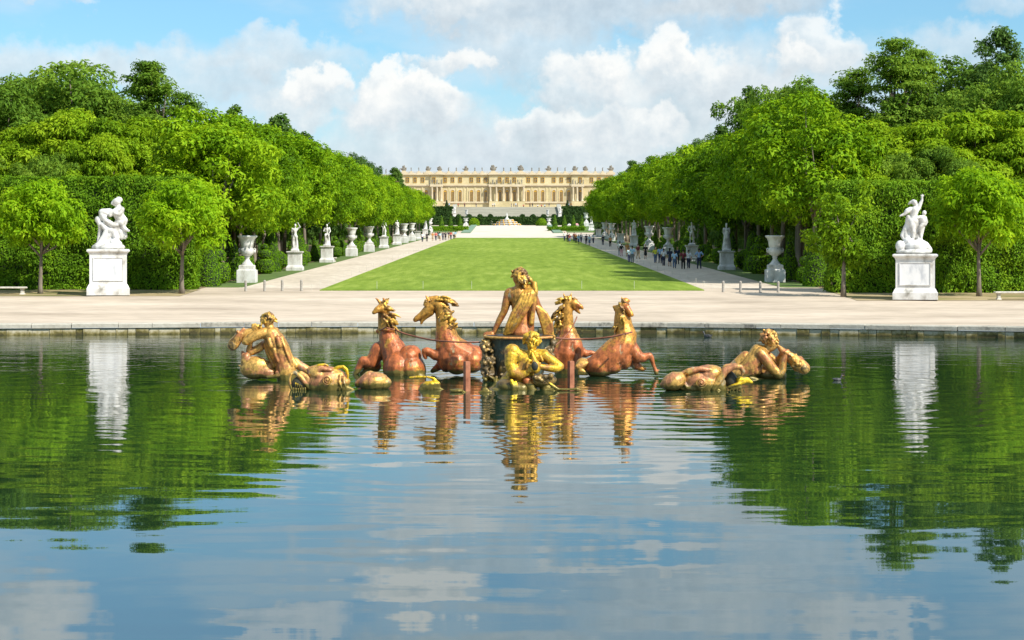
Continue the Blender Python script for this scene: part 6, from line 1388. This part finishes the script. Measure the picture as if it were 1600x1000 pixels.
dolphin('gilded dolphin head with spiral eye gaping right, before the right triton', C, 57.2, 1100,
 [('b', 695, 655, 40, 180, 110, 112, -4), [(600, 590, -40, 16), (680, 560, -46, 18), (760, 570, -40, 16)], [(560, 640, -40, 10), (590, 690, -52, 10)], [(530, 660, -24, 9), (560, 700, -36, 9)], ('b', 740, 600, 30, 110, 90, 66, 10), ('b', 620, 690, 30, 120, 90, 52, -8), [(800, 650, 10, 60), (830, 700, 0, 40)], [(520, 700, 20, 20), (600, 600, 30, 40), (740, 545, 30, 16)]],
 [[(775, 700, -40, 24), (815, 640, -40, 28), (860, 575, -40, 26), (920, 548, -40, 20), (965, 548, -40, 18), (985, 580, -40, 15), (975, 605, -40, 8)], [(810, 715, -20, 24), (850, 735, -20, 12)], [(930, 540, 0, 20), (870, 560, 0, 34)]],
 [('b', 905, 650, 22, 46, 34, 84, 22)],
 [[(865+i*24, 726-i*1, -45, 8), (868+i*24, 716-i, -48, 4), (872+i*24, 706-i*2, -48, 2)] for i in range(6)]+[[(860, 735, -45, 9), (930, 738, -45, 10), (990, 725, -40, 7)]],
 (690, 660, -88, 38), [[(560, 590, 60, 12), (620, 565, 60, 14), (700, 560, 50, 10)], [(960, 640, 0, 26), (1010, 640, 0, 22), (1040, 655, 0, 12)], [(900, 700, -10, 14), (960, 690, -10, 16)], [(880, 690, -20, 10), (940, 670, -20, 14), (990, 650, -10, 16)]], 0)
# --- right triton
Y0 = 62.5; t = fig('bronze_triton', 'gilded triton leaning right and blowing a flared conch shell', 'statue', C, Y0, 1195, 'tritons blowing conch shells')
sub(t, 'body', C, Y0, [
 ('b', 1180, 375, 0, 44, 44, 52, 20), [(1165, 410, 0, 30), (1130, 440, 0, 40)], [(1180, 425, -20, 18), (1215, 405, -30, 12)], [(1212, 372, -34, 8), (1224, 385, -36, 7)],
 [(1085, 440, 0, 52), (1060, 500, 0, 66), (1020, 560, 0, 70), (960, 600, 0, 60), (900, 600, 10, 40)], [(1000, 480, 20, 44), (930, 540, 20, 40), (870, 580, 20, 30)], ('b', 1050, 560, -10, 70, 50, 48, -20), ('b', 1110, 450, -20, 46, 40, 46, 0),
 [(1105, 455, -40, 42), (1150, 510, -55, 38), (1195, 565, -60, 32), (1230, 600, -60, 34), (1255, 570, -65, 27), (1262, 520, -70, 23), (1275, 470, -70, 18)], ('b', 1285, 452, -66, 26, 22, 22, 0),
 [(1150, 470, 50, 34), (1220, 520, 60, 28), (1250, 460, 20, 20), (1290, 440, 0, 18)]]
 + [[(1272+i*16, 446+i*10, -82, 8), (1288+i*15, 434+i*11, -72, 8), (1300+i*13, 444+i*12, -56, 6)] for i in range(4)], 'triton', .02, 2)
hair(t, C, Y0, 1162, 352, 4, 54, 90, 14, 31, 'triton')
sub(t, 'conch', C, Y0, [[(1225, 402, -36, 11), (1245, 425, -40, 20), (1275, 455, -44, 30), (1320, 490, -44, 40), (1365, 525, -44, 48)], [(1365, 525, -44, 48), (1402, 556, -44, 46)], [(1340, 470, -44, 14), (1350, 462, -44, 8)], [(1380, 490, -44, 18), (1410, 530, -44, 18), (1420, 570, -44, 14)], [(1320, 520, -44, 20), (1350, 560, -44, 20), (1385, 575, -44, 14)]]+lumps(C, [(1360, 520, -66, 34, 30)], 3, 8, 14), 'triton', .018, 1)
sub(t, 'conch_mouth', C, Y0, [('b', 1408, 562, -80, 26, 16, 36, 35)], 'rock', .018, 1)
sub(t, 'fish_tail', C, Y0, [('b', 1170, 600, 60, 100, 60, 50, -4), ('b', 1240, 610, 40, 45, 50, 46, 0), [(1050, 600, 40, 40), (1120, 560, 60, 24), (1160, 590, 40, 40)], [(1000, 620, -20, 26), (1080, 640, -20, 20), (1140, 640, -20, 8)], [(1130, 540, 70, 16), (1180, 580, 60, 20)]], 'dolphin', .03, 2)
# --- rusty posts
for u, v, Yp, lab in ((729.5, 565.5, 56.8, 'rusty square post standing in the water left of the chariot'), (892, 565, 58.4, 'rusty square post standing in the water right of the chariot')):
    t = thing('rusty_post', lab, 'post', (px(u, Yp), Yp, 0)); h = pz(v, Yp); w = .155
    part('post', MB().box((0, 0, (h-.8)/2), (w, w, h+.8), rz=.5).mesh('post', M['rust']), t); part('cap_plate', MB().box((0, 0, h+.008), (w*.92, w*.92, .02), rz=.5).mesh('cap_plate', M['rust']), t)
# --- reins
def rein(label, pts, r=.022):
    mb = MB(); P = []
    for (p, q) in zip(pts, pts[1:]):
        for i in range(8):
            w = i/8; P.append((p[0]+(q[0]-p[0])*w, p[1]+(q[1]-p[1])*w+math.sin(w*PI)*p[3], p[2]+(q[2]-p[2])*w))
    P.append(pts[-1][:3]); W = [(px(u, Y), Y, pz(v, Y), r) for u, v, Y in P]; mb.tube(W, 6)
    mb.V = [(v[0], v[1]+(0), v[2]) for v in mb.V]; o = bpy.data.objects.new('rein', mb.mesh('rein', M['rein'], True)); link(o); tag(o, label, 'rein', 'reins of the horses')
rein('long dark rein from the outer left horse to the chariot', [(592, 517, 65.2, 0), (602, 512, 63.3, 0), (617, 515.5, 64, 1), (650, 526, 63.3, 1.5), (700, 533.5, 61.9, .8), (754, 534.5, 61.8, 0)], .028)
rein('rein from the outer right horse across to the chariot', [(987, 519, 62.9, 0), (975, 522, 62.0, .4), (950, 527, 62.1, .8), (910, 530, 62.6, .6), (868, 528, 62.0, 0)], .03)
rein('thin rein hanging from the mouth of the third horse', [(901.5, 495, 64.6, 2.5), (888, 520, 63.4, 1), (864, 543, 62.2, 0)], .02)
rein('rein looping from the chariot rim up to the third horse', [(866, 528, 62, 1.0), (862, 512, 63, -1), (862, 500, 64.8, 0)], .02)
# --- ducks
for u, v, lab in ((1106, 527, 'small dark duck swimming near the far rim of the pond'), (1308, 594.5, 'tiny dark duck swimming to the right of the right triton')):
    Y = 4*F/(v-400); t = thing('duck', lab, 'duck', (px(u, Y), Y, -.01), rz=2.6 if u < 1200 else 0); t.scale = (.8, .8, .8) if u < 1200 else (.5, .5, .5); mb = MB()
    mb.ball((0, 0, .08), (.26, .13, .12)); mb.chain([(.2, 0, .12, .06), (.26, 0, .26, .045), (.30, 0, .33, .06)]); mb.chain([(.34, 0, .33, .03), (.41, 0, .32, .015)]); mb.chain([(-.2, 0, .12, .06), (-.33, 0, .17, .02)])
    part('body', mb.sculpt('body', M['duck'], .02, 2), t); part('beak', MB().chain([(.36, 0, .33, .025), (.43, 0, .32, .012)]).mesh('beak', M['rust']), t)
# floating leaf litter patch at left
# ------------------------------------------------------------ camera, light, sky
cam = bpy.data.cameras.new('camera'); co = bpy.data.objects.new('camera', cam); link(co)
cam.sensor_width = 36; cam.lens = 36*F/1600; cam.shift_y = -100/1600; cam.clip_end = 9000; cam.clip_start = .5
co.location = (0, 0, CH); co.rotation_euler = (R(90), 0, 0); scene.camera = co
EL, AZ = 44., 128.     # sun elevation, azimuth clockwise from +Y (behind the camera, to the right)
sv = Vector((math.sin(R(AZ))*math.cos(R(EL)), math.cos(R(AZ))*math.cos(R(EL)), math.sin(R(EL))))
sd = bpy.data.lights.new('sun', 'SUN'); sd.energy = 5.0; sd.angle = R(.55); sd.color = (1, .95, .86)
so = bpy.data.objects.new('sun', sd); link(so); so.rotation_euler = (-sv).to_track_quat('-Z', 'Y').to_euler(); so.location = (60, -60, 80)
w = bpy.data.worlds.new('World'); scene.world = w; w.use_nodes = True; nt = w.node_tree; N, L = nt.nodes, nt.links; N.clear()
out = N.new('ShaderNodeOutputWorld'); bg = N.new('ShaderNodeBackground'); L.new(bg.outputs[0], out.inputs[0]); bg.inputs['Strength'].default_value = .13
sky = N.new('ShaderNodeTexSky'); sky.sky_type = 'NISHITA'; sky.sun_disc = False; sky.sun_elevation = R(EL); sky.sun_rotation = R(AZ); sky.air_density = 1.0; sky.dust_density = .6; sky.ozone_density = 2.0
tc = N.new('ShaderNodeTexCoord'); sep = N.new('ShaderNodeSeparateXYZ'); L.new(tc.outputs['Generated'], sep.inputs[0])
def mth(op, a, b=None, c=None):
    x = N.new('ShaderNodeMath'); x.operation = op
    for i, v in enumerate((a, b, c)):
        if v is None: continue
        if isinstance(v, (int, float)): x.inputs[i].default_value = v
        else: L.new(v, x.inputs[i])
    return x.outputs[0]
def vm(op, a, b=None):
    x = N.new('ShaderNodeVectorMath'); x.operation = op
    for i, v in enumerate((a, b)):
        if v is None: continue
        if isinstance(v, tuple): x.inputs[i].default_value = v
        else: L.new(v, x.inputs[i])
    return x.outputs['Value'] if op == 'DOT_PRODUCT' else x.outputs['Vector']
az = mth('ARCTAN2', sep.outputs[0], sep.outputs[1]); el = mth('ARCSINE', sep.outputs[2])
cb = N.new('ShaderNodeCombineXYZ'); L.new(az, cb.inputs[0]); L.new(el, cb.inputs[1]); P0 = vm('SCALE', cb.outputs[0]); P0.node.inputs['Scale'].default_value = 30.   # 1 unit = 1/30 rad = 100 px
# clouds, back to front: (az, el, half sizes in 1/30 rad, opacity, brightness)
CU = [(2.5, 1.7, 3.2, .75, .75, .35), (-.2, 1.75, 2.2, .6, .7, .35), (-1.9, 1.55, 1.5, .45, .6, .4), (3.1, 2.7, 1.7, .8, .75, .4), (-3.6, 3.15, 1.5, .33, .7, .45), (-4.9, 2.8, 2.3, .42, .6, .4), (-7.2, 2.9, 1.7, .45, .65, .5),
      (1.2, 3.85, 3.4, .45, .85, .22), (3.6, 4.05, 1.6, .35, .8, .2), (6.9, 3.15, .8, .35, .6, .5), (7.6, 3.85, .8, .25, .5, .4), (-6.9, 4.0, .6, .2, .5, .6), (-1.2, 3.95, 1.3, .3, .8, .55), (.2, 3.2, 1.5, .5, .7, .4),
      (4.7, 3.25, .75, .6, .9, .62), (4.35, 2.95, .5, .35, .9, .6), (5.1, 2.85, .7, .35, .7, .5),
      (3.6, 2.45, .85, .5, .85, .5), (2.75, 2.8, .85, .6, .9, .6), (2.5, 3.1, .45, .5, .95, .85), (1.8, 2.0, .95, .35, .85, .62), (.55, 2.05, .75, .38, .85, .7), (1.1, 1.75, 1.1, .3, .7, .5),
      (1.1, 2.65, 1.0, .55, .95, .62), (1.45, 2.9, .6, .42, .95, .85), (1.75, 2.5, .55, .35, .9, .55), (-1.05, 3.0, .65, .32, .9, .68), (-.65, 3.1, .42, .34, .9, .78),
      (-3.3, 2.35, .85, .38, .9, .55), (-3.0, 2.65, .5, .35, 1, .85), (-1.6, 2.3, 1.05, .5, 1, .62), (-2.0, 2.7, .52, .42, 1, .95), (-1.3, 2.5, .6, .4, 1, .8), (-2.2, 2.2, .6, .4, .9, .55), (2.5, 1.35, 1.6, .25, .6, .45),
      (-1.4, 5.15, 1.0, .45, .95, .95), (1.9, 4.75, 1.6, .28, .75, .75), (-3.6, 5.6, 1.2, .3, .6, .7), (5.4, 5.5, 1.3, .35, .6, .7), (-1, 4.7, 2.8, .35, .7, .3), (-7.4, 5.3, 1.1, .7, .8, .6), (3.2, 5.3, 2.8, .6, .75, .35), (4.6, 4.6, 2.2, .3, .6, .35), (0, 6.4, 4, .7, .7, .4)]
def nse(P, sc, det, ro):
    a = N.new('ShaderNodeTexNoise'); a.inputs['Scale'].default_value = sc; a.inputs['Detail'].default_value = det; a.inputs['Roughness'].default_value = ro
    a.noise_dimensions = '2D'; L.new(P, a.inputs['Vector']); return a
def mr(v, a, b, c, d, smooth=True):
    x = N.new('ShaderNodeMapRange'); x.interpolation_type = 'SMOOTHSTEP' if smooth else 'LINEAR'
    for i, q in zip(('From Min', 'From Max', 'To Min', 'To Max'), (a, b, c, d)): x.inputs[i].default_value = q
    L.new(v, x.inputs[0]); return x.outputs[0]
def mixc(f, a, b):
    x = N.new('ShaderNodeMix'); x.data_type = 'RGBA'; L.new(f, x.inputs[0])
    for i, v in ((6, a), (7, b)):
        if isinstance(v, tuple): x.inputs[i].default_value = v
        else: L.new(v, x.inputs[i])
    return x.outputs[2]
w1 = nse(P0, 1.25, 7, .56); w2 = nse(vm('ADD', P0, (7.3, 2.1, 0)), 3.2, 5, .6)
wv = vm('SUBTRACT', w1.outputs['Color'], (.5, .5, .5)); s1 = vm('SCALE', wv); s1.node.inputs['Scale'].default_value = 1.15
wq = vm('SUBTRACT', w2.outputs['Color'], (.5, .5, .5)); s2 = vm('SCALE', wq); s2.node.inputs['Scale'].default_value = .28
Q = vm('ADD', vm('ADD', P0, s1), s2)
K = 1/.13
tex = mth('MULTIPLY', mth('SUBTRACT', w2.outputs['Fac'], .5), .75); tex = mth('MULTIPLY_ADD', mth('SUBTRACT', w1.outputs['Fac'], .5), .7, tex)
tint = N.new('ShaderNodeMix'); tint.data_type = 'RGBA'; tint.blend_type = 'MULTIPLY'; tint.inputs[0].default_value = 1; L.new(sky.outputs[0], tint.inputs[6]); tint.inputs[7].default_value = SKYTINT
broad = nse(vm('MULTIPLY', P0, (.35, .9, 1)), .8, 5, .55)
veil = mth('MULTIPLY_ADD', mr(broad.outputs['Fac'], .38, .66, 0, 1), .45, mr(el, .02, .12, .80, .06))
veil = mth('ADD', mth('ADD', veil, mr(el, .11, .22, 0, .12)), mr(el, .25, .6, 0, .30)); acc = mixc(veil, tint.outputs[2], (*[c*K for c in VEIL], 1))
for (x, y, sx, sy, op, br) in CU:
    d = vm('MULTIPLY', vm('SUBTRACT', Q, (x, y, 0)), (1/sx, 1/sy, 0)); rr = vm('DOT_PRODUCT', d, d)
    crisp = br > .55
    al = mr(rr, .42 if crisp else .05, 1.05 if crisp else 1.5, op*.92, 0)
    up = vm('DOT_PRODUCT', d, (.22, .50, 0))            # lit from the upper right
    if crisp: al = mth('MULTIPLY', al, mr(vm('DOT_PRODUCT', d, (0, 1, 0)), -1.0, -.35, .15, 1))
    sh = mth('ADD', mth('MULTIPLY_ADD', up, .95 if crisp else .4, br), tex)
    r_c = ramp(N, [(0, CLOUD[0]), (.45, CLOUD[1]), (.95, CLOUD[2])]); L.new(sh, r_c.inputs[0])
    c = vm('SCALE', r_c.outputs[0]); c.node.inputs['Scale'].default_value = K
    acc = mixc(al, acc, c)
L.new(acc, bg.inputs['Color'])
vs = scene.view_settings; vs.view_transform = 'Standard'; vs.look = 'None'; vs.exposure = EXPO; vs.gamma = 1; vs.use_curve_mapping = False
scene.cycles.max_bounces = 6; scene.cycles.transparent_max_bounces = 4; scene.cycles.diffuse_bounces = 3; scene.cycles.glossy_bounces = 3; scene.cycles.transmission_bounces = 4
scene.cycles.use_denoising = True; scene.cycles.caustics_reflective = False; scene.cycles.caustics_refractive = False; w.cycles.sampling_method = 'MANUAL'; w.cycles.sample_map_resolution = 1024
